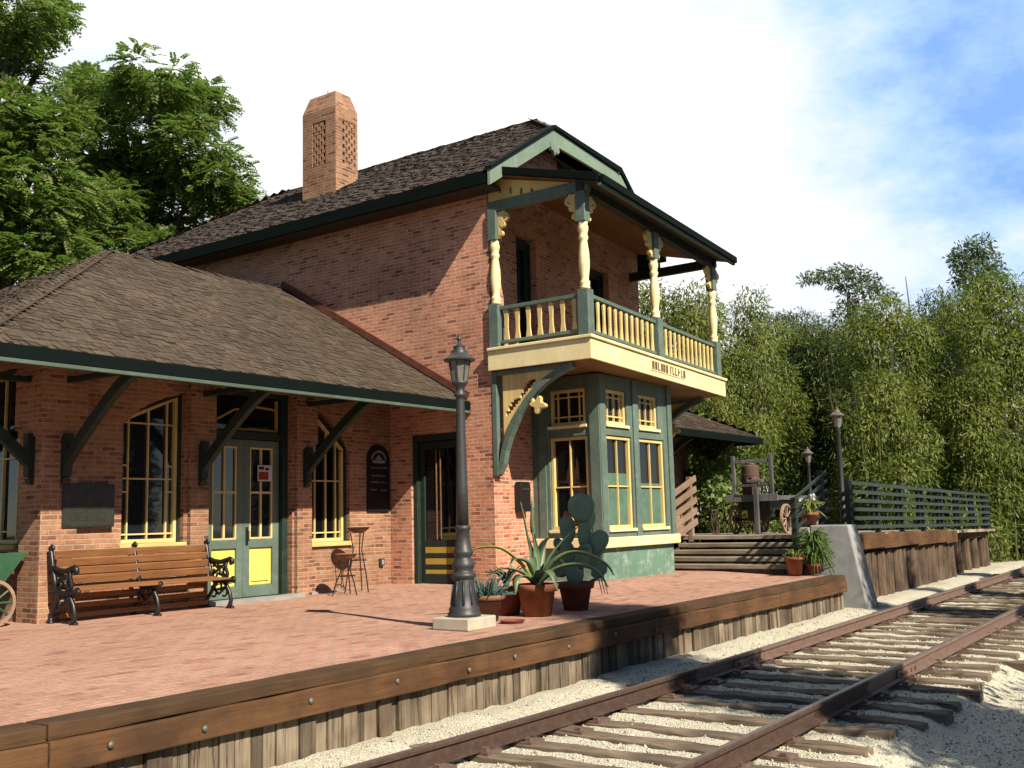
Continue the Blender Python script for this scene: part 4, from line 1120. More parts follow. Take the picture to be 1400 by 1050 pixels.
mb = MB(); mb.box(9.615, 9.79, 1.62, 1.73, -.1415, -.1395, TW); mb.build('red_panel', M_RED, t)
mb = MB(); mb.box(9.62, 9.71, 1.76, 1.80, -.1415, -.1395, TW); mb.box(9.73, 9.80, 1.75, 1.785, -.1415, -.1395, TW); mb.build('print', M_BLACKB, t)
t = thing('outlet_box', 'small grey electrical outlet low on the brick wall under the notice board', 'outlet', (11.9, YW, .39))
mb = MB(); mb.box(11.86, 11.95, .34, .45, .004, .05, TW); mb.build('cover', M_LAMP, t, bevel=.006)
mb = MB(); mb.box(11.88, 11.93, .36, .43, .0505, .056, TW); mb.build('flap', M_CONC_G, t)

# ------------------------------------------------------------------ pots
def pot(parent, c, r0, r1, h, mat, rim=.06):
    mb = MB(); mb.lathe(c, [(r0, 0), (r0+(r1-r0)*.72, h-rim), (r1+.010, h-rim+.002), (r1+.022, h-.008), (r1+.016, h), (r1-.012, h), (r1-.02, h-.05)], 28)
    o = mb.build('pot', mat, parent, smooth=False)
    for p in o.data.polygons: p.use_smooth = len(p.vertices) == 4
    mb = MB(); mb.lathe((c[0], c[1], c[2]), [(r1-.018, h-.06), (r1-.018, h-.045), (.01, h-.03)], 20); mb.build('soil', M_SOIL, parent)
    return o
m_, nt, b, out = new_mat('agave'); o = coord(nt, 'UV'); isl = island(nt)
setin(nt, b, 'Base Color', mixc(nt, ramp(nt, noise(nt, coord(nt), 3.5, 3), [(.35, 0.), (.6, 1.)]), (.07, .12, .065), (.12, .18, .08))); b.inputs['Roughness'].default_value = .45
M_AGAVE = m_
M_AGAVE_Y = mat_plain('variegated_leaf', (.30, .33, .06), .45, scale=5, c2=(.16, .22, .05))
m_, nt, b, out = new_mat('cactus_pad'); o = coord(nt, 'Object')
vo = N(nt, 'TexVoronoi'); L(nt, o[0], o[1], vo, 0); vo.inputs['Scale'].default_value = 34
col = mixc(nt, ramp(nt, noise(nt, o, 6, 4), [(.35, 0.), (.65, 1.)]), (.14, .22, .14), (.18, .25, .15))
col = mixc(nt, ramp(nt, (vo, 0), [(.10, 1.), (.2, 0.)]), col, (.22, .21, .12))
setin(nt, b, 'Base Color', col); b.inputs['Roughness'].default_value = .6; bump(nt, b, (vo, 0), .4, .006)
M_PAD = m_
M_BLUE = mat_plain('blue_succulent', (.10, .165, .15), .6, scale=6, c2=(.07, .12, .11))
def blade(mb, pts, wmax, n=14, fold=.35, side=None, thick=.006):
    """a thick strap leaf along a Catmull-Rom path"""
    P_ = [Vector(p) for p in pts]; Q = []
    ext = [P_[0]*2-P_[1]] + P_ + [P_[-1]*2-P_[-2]]
    for i in range(1, len(ext)-2):
        for k in range(n // (len(P_)-1) + 1):
            t = k / (n // (len(P_)-1) + 1)
            a, b_, c_, d = ext[i-1:i+3]
            Q.append(.5*((2*b_) + (c_-a)*t + (2*a-5*b_+4*c_-d)*t*t + (3*b_-a-3*c_+d)*t**3))
    Q.append(P_[-1]); k = len(Q); vs = []
    sd0 = Vector(side) if side else None
    for i, p in enumerate(Q):
        d = (Q[min(i+1,k-1)]-Q[max(i-1,0)]).normalized()
        if sd0 is None: s = d.cross(Vector((0,0,1)));  s = s if s.length > .1 else d.cross(Vector((1,0,.2)))
        else: s = sd0 - d*sd0.dot(d)
        s.normalize(); u = s.cross(d).normalized(); t = i/(k-1)
        w_ = wmax * min(1, .55 + 1.6*t) * (1 - t**2.6) + .002
        vs += [p - s*w_ + u*w_*fold, p - u*thick, p + s*w_ + u*w_*fold, p + u*thick]
    fs = [(i*4+a, i*4+(a+1)%4, i*4+4+(a+1)%4, i*4+4+a) for i in range(k-1) for a in range(4)] + [(0,1,2,3), tuple((k-1)*4+a for a in (3,2,1,0))]
    return mb.add(vs, fs)
# large pot with the big leaved agave
A0 = (8.95, 6.02, .0)
ag = thing('potted_agave', 'big orange terracotta pot of arching agave leaves in the middle of the pot group', 'potted plant', A0)
pot(ag, A0, .145, .205, .33, M_TERRA, .075)
Rv = rt; Uv = Vector((0,0,1)); Fv = Vector((fw.x, fw.y, 0)).normalized()
PXM = 11.0/1410     # metres per photo pixel at the pots
def off(dx, dy, dz=0): return Vector(A0) + Vector((0,0,.31)) + Rv*dx + Uv*dy + Fv*dz
def agl(pts, w_, mat): 
    mb = MB(); blade(mb, [off(*p) for p in pts], w_*1.5, 18, .45); mb.build('leaf', mat, ag, smooth=True)
agl([(-.02, 0), (-.16, .22, -.05), (-.36, .385, -.08), (-.58, .40, -.1), (-.74, .345, -.1)], .038, M_AGAVE_Y)
agl([(-.02, 0), (-.16, .14, -.12), (-.34, .19, -.2), (-.50, .13, -.22)], .034, M_AGAVE)
agl([(-.01, 0), (-.05, .3, .05), (-.09, .55, .06), (-.14, .86, .05)], .036, M_AGAVE)
agl([(.0, 0), (.0, .3, .08), (-.03, .6, .1), (-.02, .92, .12)], .032, M_AGAVE)
agl([(.02, 0), (.12, .22, .0), (.26, .42, -.02), (.48, .62, .0)], .036, M_AGAVE)
agl([(.02, 0), (.2, .24, -.12), (.42, .33, -.2), (.68, .22, -.25), (.78, .10, -.25)], .052, M_AGAVE)
agl([(.02, 0), (.22, .16, -.1), (.44, .20, -.16), (.62, .12, -.18), (.72, -.02, -.2)], .056, M_AGAVE)
agl([(.02, 0), (.16, .20, .1), (.34, .34, .18), (.56, .36, .2)], .046, M_AGAVE)
agl([(.0, 0), (-.12, .10, -.2), (-.2, .08, -.36), (-.22, -.06, -.42)], .040, M_AGAVE)
agl([(.0, 0), (.06, .14, -.2), (.14, .12, -.36), (.2, -.03, -.42)], .042, M_AGAVE)
agl([(.0, 0), (-.08, .22, -.1), (-.2, .28, -.2), (-.27, .22, -.27)], .036, M_AGAVE)
agl([(.0, 0), (.05, .24, .15), (.1, .42, .25), (.2, .5, .35)], .038, M_AGAVE)
# pot half hidden behind it
t = thing('potted_plant', 'dark terracotta pot mostly hidden behind the big agave pot', 'potted plant', (8.98, 6.42, 0)); pot(t, (8.98, 6.42, 0), .13, .175, .29, M_TERRA_R)
mb = MB()
for k in range(14):
    a = k*2.4; r_ = .12 + .02*(k % 5); p0 = Vector((8.98, 6.42, .26)); d = Vector((math.cos(a), math.sin(a), 0))
    blade(mb, [p0, p0 + d*r_*.5 + Vector((0,0,.16)), p0 + d*r_*1.3 + Vector((0,0,.2+.02*(k%3)))], .018, 8)
mb.build('leaves', M_AGAVE, t, smooth=True)
# prickly pear
C0 = (9.72, 6.03, .0)
pp = thing('potted_cactus', 'red clay pot of tall prickly pear with round flat pads', 'potted plant', C0)
pot(pp, C0, .13, .19, .30, M_TERRA_R, .07)
def pad(dx, dz, w_, h, ang=0, dep=0, turn=0):
    c = Vector(C0) + Vector((0,0,.30)) + Rv*dx + Uv*dz + Fv*dep
    r_ = (Rv*math.cos(turn) + Fv*math.sin(turn)); up_ = Uv*math.cos(ang) + r_*math.sin(ang); rr_ = r_*math.cos(ang) - Uv*math.sin(ang); n = rr_.cross(up_)
    mb = MB(); k = 22; vs = []; rings = [(0, .016), (.6, .015), (.9, .011), (1, 0)]
    prof = lambda a: (w_*math.cos(a)*(1 + .16*math.sin(a)), h*math.sin(a))
    for sgn in (1, -1):
        for q, th in rings[:3]:
            for i in range(k):
                x, y = prof(2*PI*i/k); vs.append(c + rr_*x*max(q, .02) + up_*y*max(q, .02) + n*th*sgn)
    for i in range(k): x, y = prof(2*PI*i/k); vs.append(c + rr_*x + up_*y)
    fs = []
    for base in (0, 3*k):
        for g_ in (0, 1): fs += [(base+g_*k+i, base+g_*k+(i+1)%k, base+(g_+1)*k+(i+1)%k, base+(g_+1)*k+i) for i in range(k)]
        fs += [(base+2*k+i, base+2*k+(i+1)%k, 6*k+(i+1)%k, 6*k+i) for i in range(k)]; fs.append(tuple(base+i for i in range(k)))
    mb.add(vs, fs); mb.build('pad', M_PAD, pp, smooth=True)
pad(0, .08, .10, .15); pad(-.06, .30, .085, .15, -.25, .05, .3); pad(.10, .28, .085, .15, .3, -.03, -.3)
pad(-.06, .56, .092, .155, -.05, .05, .2); pad(.12, .50, .09, .155, .1, .02, .5); pad(.095, .80, .15, .16, .0, .03, .1)
pad(.27, .42, .10, .14, .5, .0, -.2); pad(.20, .24, .085, .13, .8, .08, .4); pad(-.18, .14, .085, .12, -.9, .1, -.3); pad(.20, .66, .075, .13, .5, .10, .9)
pad(.26, .12, .075, .10, .9, -.05, .0); pad(-.16, .40, .06, .09, -.7, .1, .6)
mb = MB(); 
for k in range(3): mb.tube([Vector(C0)+Vector((0,0,.3))+Rv*(.16+.02*k), Vector(C0)+Vector((0,0,.36))+Rv*(.25+.03*k), Vector(C0)+Vector((0,0,.16))+Rv*(.29+.03*k)], [.010, .008, .004], 5)
mb.build('trailing_stem', M_AGAVE, pp)
# small blue succulent
S0 = (8.34, 6.22, .0)
sp = thing('potted_succulent', 'small weathered clay pot of spiky blue green succulent next to the lamp post', 'potted plant', S0)
pot(sp, S0, .115, .18, .26, M_TERRA_W, .05)
mb = MB(); rr = random.Random(2)
for k in range(120):
    a = k*2.39996; e = rr.uniform(.15, 1.35); p0 = Vector(S0) + Vector((math.cos(a)*rr.uniform(0,.10), math.sin(a)*rr.uniform(0,.10), .22))
    d = Vector((math.cos(a)*math.cos(e), math.sin(a)*math.cos(e), math.sin(e))); ln_ = rr.uniform(.15, .27)
    blade(mb, [p0, p0 + d*ln_*.5 + Vector((0,0,.01)), p0 + d*ln_], .011, 6, .3)
mb.build('leaves', M_BLUE, sp, smooth=True)
t = thing('clay_saucer', 'low red clay saucer lying on the bricks by the small pot', 'saucer', (8.28, 5.86, 0))
mb = MB(); mb.lathe((8.28, 5.86, .002), [(.10, 0), (.125, .03), (.118, .032), (.095, .012), (.01, .010)], 24); mb.build('dish', M_TERRA_R, t)
mb = MB(); mb.lathe((8.28, 5.86, .002), [(.092, .0125), (.09, .016), (.01, .017)], 20); mb.build('dried_soil', M_TERRA_W, t)
# wrought iron stands with bowls by the right window
def stand(c, h, r, label):
    t = thing('plant_stand', label, 'plant stand', (c[0], c[1], 0), group='wire plant stands')
    mb = MB()
    for k in range(3):
        a = 2*PI*k/3 + .5; d = Vector((math.cos(a), math.sin(a), 0)); o = Vector((c[0], c[1], 0))
        mb.tube([o + d*.20, o + d*.15 + Vector((0,0,h*.35)), o + d*.07 + Vector((0,0,h*.72)), o + d*.11 + Vector((0,0,h))], .009, 6)
    mb.tube([(c[0]+.12*math.cos(a*PI/8), c[1]+.12*math.sin(a*PI/8), h*.55) for a in range(17)], .007, 5)
    mb.build('wire_legs', M_IRON, t)
    mb = MB(); mb.lathe((c[0], c[1], h-.005), [(.06, 0), (r*.75, .03), (r, .075), (r+.015, .08), (r-.01, .085), (r*.6, .05), (.01, .045)], 22); mb.build('bowl', M_TERRA_W, t)
    return t
stand((10.86, 10.34), .86, .165, 'taller wire plant stand holding a shallow clay bowl under the notice board')
stand((10.50, 10.22), .50, .15, 'shorter wire plant stand holding a shallow clay bowl under the right window')
# green hand cart at the left edge
HC = (5.55, 11.25, 0)
hc = thing('luggage_cart', 'green station luggage cart with spoked wheels at the left end of the wall', 'luggage cart', HC)
mb = MB(); mb.prism([(4.35, .42), (6.04, .42), (6.32, .77), (4.08, .77)], lambda u, v, w_: (u, w_, v), 10.98, 11.02); mb.prism([(4.35, .42), (6.04, .42), (6.32, .77), (4.08, .77)], lambda u, v, w_: (u, w_, v), 11.58, 11.62)
mb.box(4.36, 6.0, 11.022, 11.578, .42, .47)
for q0, q1 in ((6.04, 6.32), (4.35, 4.08)): mb.prism([(q0 - .03, .472), (q0, .472), (q1, .772), (q1 - .03, .772)], lambda u, v, w_: (u, w_, v), 11.022, 11.578)
mb.build('bed', M_CARTG, hc, bevel=.006)
mb = MB(); mb.box(4.4, 5.95, 11.10, 11.16, .36, .418); mb.box(4.4, 5.95, 11.44, 11.50, .36, .418); mb.tube([(5.90, 10.92, .25), (5.90, 11.68, .25)], .025, 6); mb.tube([(4.6, 10.92, .25), (4.6, 11.68, .25)], .025, 6); mb.box(5.85, 5.95, 11.06, 11.54, .27, .36); mb.box(4.55, 4.65, 11.06, 11.54, .27, .36); mb.build('chassis', M_CARTG, hc)
def wheel(parent, c, r, ax='y', mat_r=None, w_=.045, ns=10, spk=None):
    m = MB(); k = 28
    prof = [(-w_/2, r-.035), (w_/2, r-.035), (w_/2, r), (-w_/2, r)]; vs = []
    f3 = (lambda o, x, z: (c[0]+x, c[1]+o, c[2]+z)) if ax == 'y' else (lambda o, x, z: (c[0]+o, c[1]+x, c[2]+z))
    for i in range(k):
        a = 2*PI*i/k
        for o, q in prof: vs.append(f3(o, q*math.cos(a), q*math.sin(a)))
    m.add(vs, [(i*4+a, i*4+(a+1)%4, ((i+1)%k)*4+(a+1)%4, ((i+1)%k)*4+a) for i in range(k) for a in range(4)])
    w0_ = m.build('wheel', mat_r or M_CARTG, parent)
    m = MB()
    for i in range(ns):
        a = 2*PI*i/ns; m.tube([f3(0, .03*math.cos(a), .03*math.sin(a)), f3(0, (r-.03)*math.cos(a), (r-.03)*math.sin(a))], .013, 5)
    m.build('spokes', spk or mat_r or M_CARTG, w0_)
    m = MB(); m.tube([f3(-.06, 0, 0), f3(.06, 0, 0)], .045, 10); m.build('hub', M_IRON, w0_)
for cx, cy in ((5.90, 10.90), (5.90, 11.70), (4.6, 10.90), (4.6, 11.70)): wheel(hc, (cx, cy, .25), .25, 'y', M_RAILW, .045, 10, M_CARTG)
# ------------------------------------------------------------------ steps and freight platform
stp = thing('steps', 'grey timber steps rising from the brick platform to the freight deck', 'steps', (16.8, 7, 0))
for k in range(4):
    x0 = 16.20 + k*.31; z = .155 + k*.108
    mb = MB(); rough_beam(mb, 0, 2.6, -.175, .175, z-.075, z, j=.004)
    mb.v = [(x0 + .17 + p[1], 5.82 + p[0], p[2]) for p in mb.v]; mb.build('tread', M_STEP, stp, bevel=.012)
    mb = MB(); mb.box(x0+.045, x0+.065, 5.84, 8.40, z-.19, z-.078); mb.build('riser', M_PILE, stp)
mb = MB(); 
for y in (5.80, 8.42): mb.prism([(16.2, -.02), (16.2, .08), (17.44, .51), (17.44, -.02)], lambda u, v, w_, y=y: (u, y + w_, v), -.02, .02)
mb.build('stringer', M_PILE, stp)
def stair_rail(y, z0, z1, mat, label, n, th):
    t = thing('stair_railing', label, 'railing', (16.8, y, .1))
    for k, x in enumerate((16.12, 17.46)):
        zz = .05 + (.45 if k else 0)
        mb = MB(); mb.box(x-.045, x+.045, y-.045, y+.045, zz, (z0 if k == 0 else z1) + .02); mb.build('post', mat, t, bevel=.006)
    for k in range(n):
        f = k/(n-1)*.82
        mb = MB(); mb.beam((16.0, y-.055, z0 - f*(z0-.25)), (17.62, y-.055, z1 - f*(z1-.70)), th[0], th[1]); mb.build('slat', mat, t, bevel=.004)
    return t
stair_rail(8.30, 1.14, 1.66, M_RAILW, 'pale brown slatted railing on the house side of the steps', 5, (.03, .11))
stair_rail(5.86, 1.20, 1.66, M_DKGREEN, 'dark green slatted railing on the track side of the steps', 6, (.03, .05))
fp = thing('freight_platform', 'raised timber freight platform with brown beam and rough upright poles beside the track', 'freight platform', (22, 7, 0))
dz_ = lambda x: .60 - .015*(x - 17.4)
mb = MB()
for k in range(40):
    x = 17.42 + k*.30
    mb.box(x, x+.292, 5.34, 12.5, dz_(x)-.06, dz_(x) + random.uniform(-.004, .004))
mb.build('deck', M_STEP, fp)
for a, c in ((16.93, 18.9), (18.905, 21.2), (21.205, 23.6), (23.605, 24.55)):
    mb = MB(); rough_beam(mb, a, c, 5.24, 5.48, dz_(a)-.27, dz_(a)-.012); mb.build('edge_beam', M_BEAM, fp, bevel=.012)
for a, c in ((24.6, 27), (27.005, 29.3)):
    mb = MB(); rough_beam(mb, a, c, 5.5, 5.7, dz_(a)-.2, dz_(a)-.06); mb.build('edge_beam', M_BEAM_D, fp, bevel=.012)
x = 16.98; rr = random.Random(4)
while x < 24.5:
    r_ = rr.uniform(.08, .15); mb = MB(); y = 5.44 + rr.uniform(-.04, .05); n = 10
    mb.lathe((x+r_, y, -.66), [(r_*1.05, 0), (r_*rr.uniform(.9,1), .4), (r_*rr.uniform(.85,1), .92 + .0*x)], n)
    mb.v = [(p[0] + rr.uniform(-.006,.006), p[1] + rr.uniform(-.006,.006), min(p[2], dz_(x)-.275)) for p in mb.v]
    mb.build('pole', M_PILE, fp); x += 2*r_ + rr.uniform(.0, .03)
for x in (25.2, 26.1, 27.0, 27.9, 28.8, 29.2):
    mb = MB(); mb.lathe((x, 5.62, -.66), [(.13, 0), (.11, 1.0)], 10); mb.v = [(p[0], p[1], min(p[2], dz_(x)-.21)) for p in mb.v]; mb.build('pole', M_PILE, fp)
mb = MB(); mb.box(17.5, 29.2, 7.6, 7.7, -.62, .2); mb.build('inner_wall', M_PILE, fp)
pr = thing('platform_railing', 'long dark green slatted railing along the edge of the freight platform', 'railing', (23, 5.42, .5))
xp = list(np.arange(17.6, 29.2, 1.62)) + [29.15]
for x in xp:
    mb = MB(); mb.box(x-.045, x+.045, 5.40, 5.49, dz_(x)-.0, dz_(x)+.93); mb.build('post', M_DKGREEN, pr, bevel=.006)
    for dx in (-.30,):
        if x > 18: mb = MB(); mb.box(x+dx-.03, x+dx+.03, 5.41, 5.48, dz_(x)+.05, dz_(x)+.86); mb.build('picket', M_DKGREEN, pr)
for a, c in zip(xp, xp[1:]):
    for k in range(6):
        h = .12 + k*.148
        mb = MB(); mb.beam((a, 5.385, dz_(a)+h), (c, 5.385, dz_(c)+h), .026, .062); mb.build('slat', M_FENCE, pr)
pi_ = thing('concrete_pier', 'grey battered concrete pier at the end of the brick platform', 'pier', (16.7, 5.5, 0))
mb = MB(); vs = [(16.38, 4.86, -.62), (16.98, 4.86, -.62), (16.98, 5.78, -.62), (16.38, 5.78, -.62), (16.46, 5.13, .77), (16.92, 5.13, .77), (16.92, 5.74, .77), (16.46, 5.74, .77)]
mb.add(vs, [(3,2,1,0),(4,5,6,7),(0,1,5,4),(1,2,6,5),(2,3,7,6),(3,0,4,7)]); mb.build('pier_body', M_CONC_G, pi_, bevel=.02)
mb = MB(); mb.box(16.44, 16.92, 5.745, 6.02, -.1, .74); mb.build('pier_block', M_CONC_G, pi_, bevel=.02)
# pots by the steps
def bushy(name, label, c, pr0, pr1, ph, mat, leafmat, n, spread, hh, drop=0, w_=.02, seed=1, flowers=None):
    t = thing(name, label, 'potted plant', c); pot(t, c, pr0, pr1, ph, mat, .05)
    mb = MB(); rr = random.Random(seed)
    for k in range(n):
        a = rr.uniform(0, 2*PI); e = rr.uniform(.2, 1.4); p0 = Vector(c) + Vector((math.cos(a)*.05, math.sin(a)*.05, ph-.04))
        d = Vector((math.cos(a), math.sin(a), 0)); s = spread*rr.uniform(.6, 1.1)
        blade(mb, [p0, p0 + d*s*.5*math.cos(e) + Vector((0,0,hh*math.sin(e))), p0 + d*s*math.cos(e*.7) + Vector((0,0,hh*math.sin(e)*1.2 - drop*rr.random()))], w_, 6, .3)
    mb.build('leaves', leafmat, t, smooth=True)
    if flowers:
        mb = MB()
        for k in range(flowers):
            a = rr.uniform(0, 2*PI); p0 = Vector(c) + Vector((.13*math.cos(a), .13*math.sin(a), ph + rr.uniform(.16, .30)))
            mb.lathe(p0, [(.004, -.05), (.028, 0), (.02, .02), (.004, .03)], 7)
        mb.build('flower', M_WHITE, t)
    return t
M_YG = mat_leaf('yellow_green_leaf', (.22, .27, .05), (.33, .36, .09), trans=.25)
M_MG = mat_leaf('mid_green_leaf', (.08, .15, .03), (.13, .21, .05), trans=.25)
bushy('potted_plant', 'round terracotta pot of pale flowering plant on top of the concrete pier', (16.62, 5.80, .775), .10, .145, .20, M_TERRA, M_YG, 50, .26, .24, .12, .018, 1, 7)
bushy('potted_plant', 'terracotta pot with a short yellow green plant at the foot of the steps', (16.0, 5.86, .02), .105, .145, .27, M_TERRA, M_YG, 24, .16, .14, 0, .018, 2)
bushy('potted_plant', 'trailing green plant spilling in front of the concrete pier', (16.17, 5.60, .02), .09, .12, .16, M_TERRA_R, M_MG, 260, .28, .52, .30, .010, 3)
# ------------------------------------------------------------------ baggage wagon on the freight deck
BW = (20.3, 8.1, .55)
bw = thing('baggage_wagon', 'old grey wooden baggage wagon with upright rack on the freight deck', 'baggage wagon', BW)
mb = MB(); mb.box(20.0, 22.4, 7.62, 8.66, 1.24, 1.33); mb.box(19.96, 20.0, 7.58, 8.70, 1.22, 1.36)
mb.build('bed', M_GREYW, bw, bevel=.006)
mb = MB(); mb.box(20.1, 22.3, 7.8, 7.88, 1.05, 1.238); mb.box(20.1, 22.3, 8.4, 8.48, 1.05, 1.238); mb.tube([(20.45, 7.66, .86), (20.45, 8.66, .86)], .03, 6); mb.tube([(22.0, 7.66, .86), (22.0, 8.66, .86)], .03, 6); mb.box(20.38, 20.52, 7.9, 8.4, .83, 1.05); mb.box(21.93, 22.07, 7.9, 8.4, .83, 1.05)
mb.build('undercarriage', M_IRON, bw)
mb = MB()
for y in (7.72, 8.52): mb.box(20.02, 20.09, y-.035, y+.035, 1.33, 2.16)
mb.box(20.03, 20.08, 7.756, 8.484, 2.0, 2.07); mb.box(20.03, 20.08, 7.756, 8.484, 1.52, 1.57); mb.build('rack', M_GREYW, bw, bevel=.005)
mb = MB(); mb.box(19.86, 19.94, 7.96, 8.05, .56, 1.60); mb.box(19.85, 19.95, 7.84, 8.17, 1.60, 1.66); mb.build('pull_handle', M_GREYW, bw, bevel=.006)
for cx, cy in ((20.45, 7.60), (20.45, 8.70), (22.0, 7.60), (22.0, 8.70)): wheel(bw, (cx, cy, .86), .30, 'y', M_RAILW, .05)
t = thing('metal_drum', 'rusty red drum standing on the baggage wagon bed', 'drum', (20.42, 8.31, 1.335))
mb = MB(); mb.lathe((20.42, 8.31, 1.335), [(.165, 0), (.175, .02), (.18, .20), (.188, .21), (.18, .22), (.18, .42), (.188, .43), (.18, .44), (.172, .62), (.15, .64), (.01, .65)], 22); mb.build('shell', M_BARRELW, t)
mb = MB(); mb.lathe((20.42, 8.31, 1.335), [(.10, .652), (.10, .68), (.01, .70)], 16); mb.build('lid', M_RUST, t)
# ------------------------------------------------------------------ vegetation
M_LOC = mat_leaf('locust_leaf', (.120, .168, .042), (.20, .255, .068), (.245, .285, .082), trans=.48, nscale=.35)
M_BAM = mat_leaf('bamboo_leaf', (.095, .130, .024), (.168, .205, .038), (.24, .25, .05), trans=.36, nscale=.5)
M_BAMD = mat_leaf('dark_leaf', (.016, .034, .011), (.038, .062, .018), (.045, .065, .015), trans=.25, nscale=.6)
M_BAMM = mat_leaf('shaded_bamboo_leaf', (.040, .065, .015), (.095, .125, .028), (.12, .14, .032), trans=.28)  # bamboo leaf again, with the shade of the gaps mixed into its colour
M_EUC = mat_leaf('eucalyptus_leaf', (.08, .12, .05), (.15, .19, .085), (.11, .14, .06), trans=.3, nscale=.7)
M_IVY = mat_leaf('ivy_leaf', (.11, .17, .045), (.20, .26, .08), trans=.3)
def unit(n): v = rng.normal(size=(n,3)); return v / np.linalg.norm(v, axis=1, keepdims=True)
def leaf_quads(P_, D, Nn, ln, wd):
    """rhombic leaves at P_ pointing along D with blade normal Nn"""
    S = np.cross(D, Nn); S /= np.linalg.norm(S, axis=1, keepdims=True) + 1e-9
    ln = np.asarray(ln).reshape(-1, 1); wd = np.asarray(wd).reshape(-1, 1)
    a = P_; b_ = P_ + D*ln*.45 + S*wd*.5; c_ = P_ + D*ln; d = P_ + D*ln*.45 - S*wd*.5
    V = np.stack([a, b_, c_, d], 1).reshape(-1, 3); return V
def quads(nv): return np.arange(nv).reshape(-1, 4)
def limb(mb, a, b_, r0, r1, sag=.0, seed=0, n=6):
    rr = random.Random(seed); a = Vector(a); b_ = Vector(b_); L_ = (b_-a).length; pts = []
    for i in range(n+1):
        t = i/n; p = a.lerp(b_, t); j = L_*.035*math.sin(t*PI); pts.append(p + Vector((rr.uniform(-j,j), rr.uniform(-j,j), rr.uniform(-j,j) + sag*math.sin(t*PI))))
    mb.tube(pts, [r0 + (r1-r0)*i/n for i in range(n+1)], 7)
def crown_pinnate(blobs, dens=1.0, leaf=.55):
    """compound leaves: a drooping rachis with leaflet pairs, on the shells of the blobs"""
    VV = []
    for (c, r) in blobs:
        c = np.array(c); K = 26
        sd = unit(K); sd[:,2] = sd[:,2]*.9 + .1; sc_ = c + sd*(r*rng.uniform(.45, 1.0, K))[:,None]*np.array([1,1,.85])
        n = int(520*dens*r*r); pick = rng.integers(0, K, n)
        e = rng.normal(size=(n,3)); e /= np.maximum(1, np.linalg.norm(e, axis=1, keepdims=True)/1.7)
        P0 = sc_[pick] + e*np.array([.20, .20, .11])*r
        o = e*.8 + sd[pick]*.5 + rng.normal(size=(n,3))*.3; o[:,2] = o[:,2]*.5 - .12; o /= np.linalg.norm(o, axis=1, keepdims=True)
        ln = leaf * rng.uniform(.6, 1.1, n)
        upv = np.array([0,0,1.]) + rng.normal(size=(n,3))*.3
        S = np.cross(o, upv); S /= np.linalg.norm(S, axis=1, keepdims=True); Nn = np.cross(S, o)
        for k in range(5):
            t = .04 + .20*k; droop = -.34*t*t
            p = P0 + o*(ln*t)[:,None]; p[:,2] += droop*ln
            ll = ln*(.38 - .16*abs(t-.35))
            for s in (-1, 1):
                D = S*s*.84 + o*.55 - np.array([0,0,.2]); D /= np.linalg.norm(D, axis=1, keepdims=True)
                VV.append(leaf_quads(p, D, Nn + rng.normal(size=(n,3))*.25, ll, ll*.6))
    return np.concatenate(VV)
def crown_simple(blobs, dens, l0, w0, droop=.3, flat=.8, core=.7):
    VV = []
    for (c, r) in blobs:
        c = np.array(c); n = int(dens*r*r); d = unit(n)
        rad = r * (1 - core*rng.random(n)**1.6)
        P0 = c + d*rad[:,None]*np.array([1,1,flat]) + rng.normal(size=(n,3))*.06*r
        o = d*.7 + rng.normal(size=(n,3))*.7; o[:,2] -= droop; o /= np.linalg.norm(o, axis=1, keepdims=True)
        VV.append(leaf_quads(P0, o, rng.normal(size=(n,3)) + np.array([0,0,.8]), l0*rng.uniform(.6,1.2,n), w0*rng.uniform(.7,1.2,n)))
    return np.concatenate(VV)
def tree(name, label, cat, base, trunk_top, r0, blobs, V, leafmat, group=None, limbs=True, seed=0):
    t = thing(name, label, cat, base, group=group)
    mb = MB(); limb(mb, base, trunk_top, r0, r0*.6, seed=seed, n=8); 
    tk = Vector(trunk_top)
    if limbs:
        for i, (c, r) in enumerate(blobs): 
            st_ = Vector(base).lerp(tk, .55 + .45*((i*37 % 10)/10)); limb(mb, st_, c, r0*.38, r0*.08, .3, seed+i)
            for k in range(3):
                q = Vector(c) + Vector(unit(1)[0])*r*.75; limb(mb, Vector(c)*.8 + st_*.2, q, r0*.10, r0*.03, .1, seed+i*7+k, 4)
    mb.build('trunk', M_BARK, t, smooth=True)
    np_mesh('crown', V, quads(len(V)), leafmat, t)
    return t
def at(x, y, D):
    """point on the sight line through photo pixel (x, y) at horizontal distance D from where the photographer stood"""
    v = r2*((x-700)/1410) - u2*((y-525)/1410) + fw
    v = v / math.hypot(v.x, v.y) * D
    return (v.x, v.y, v.z + 1.0)
def mpp(D): return D/1410*1.03
def blobs_at(L_, D, dj=1.6):
    rr = random.Random(len(L_)); return [(at(x, y, D + rr.uniform(-dj, dj)), r*mpp(D)) for x, y, r in L_]
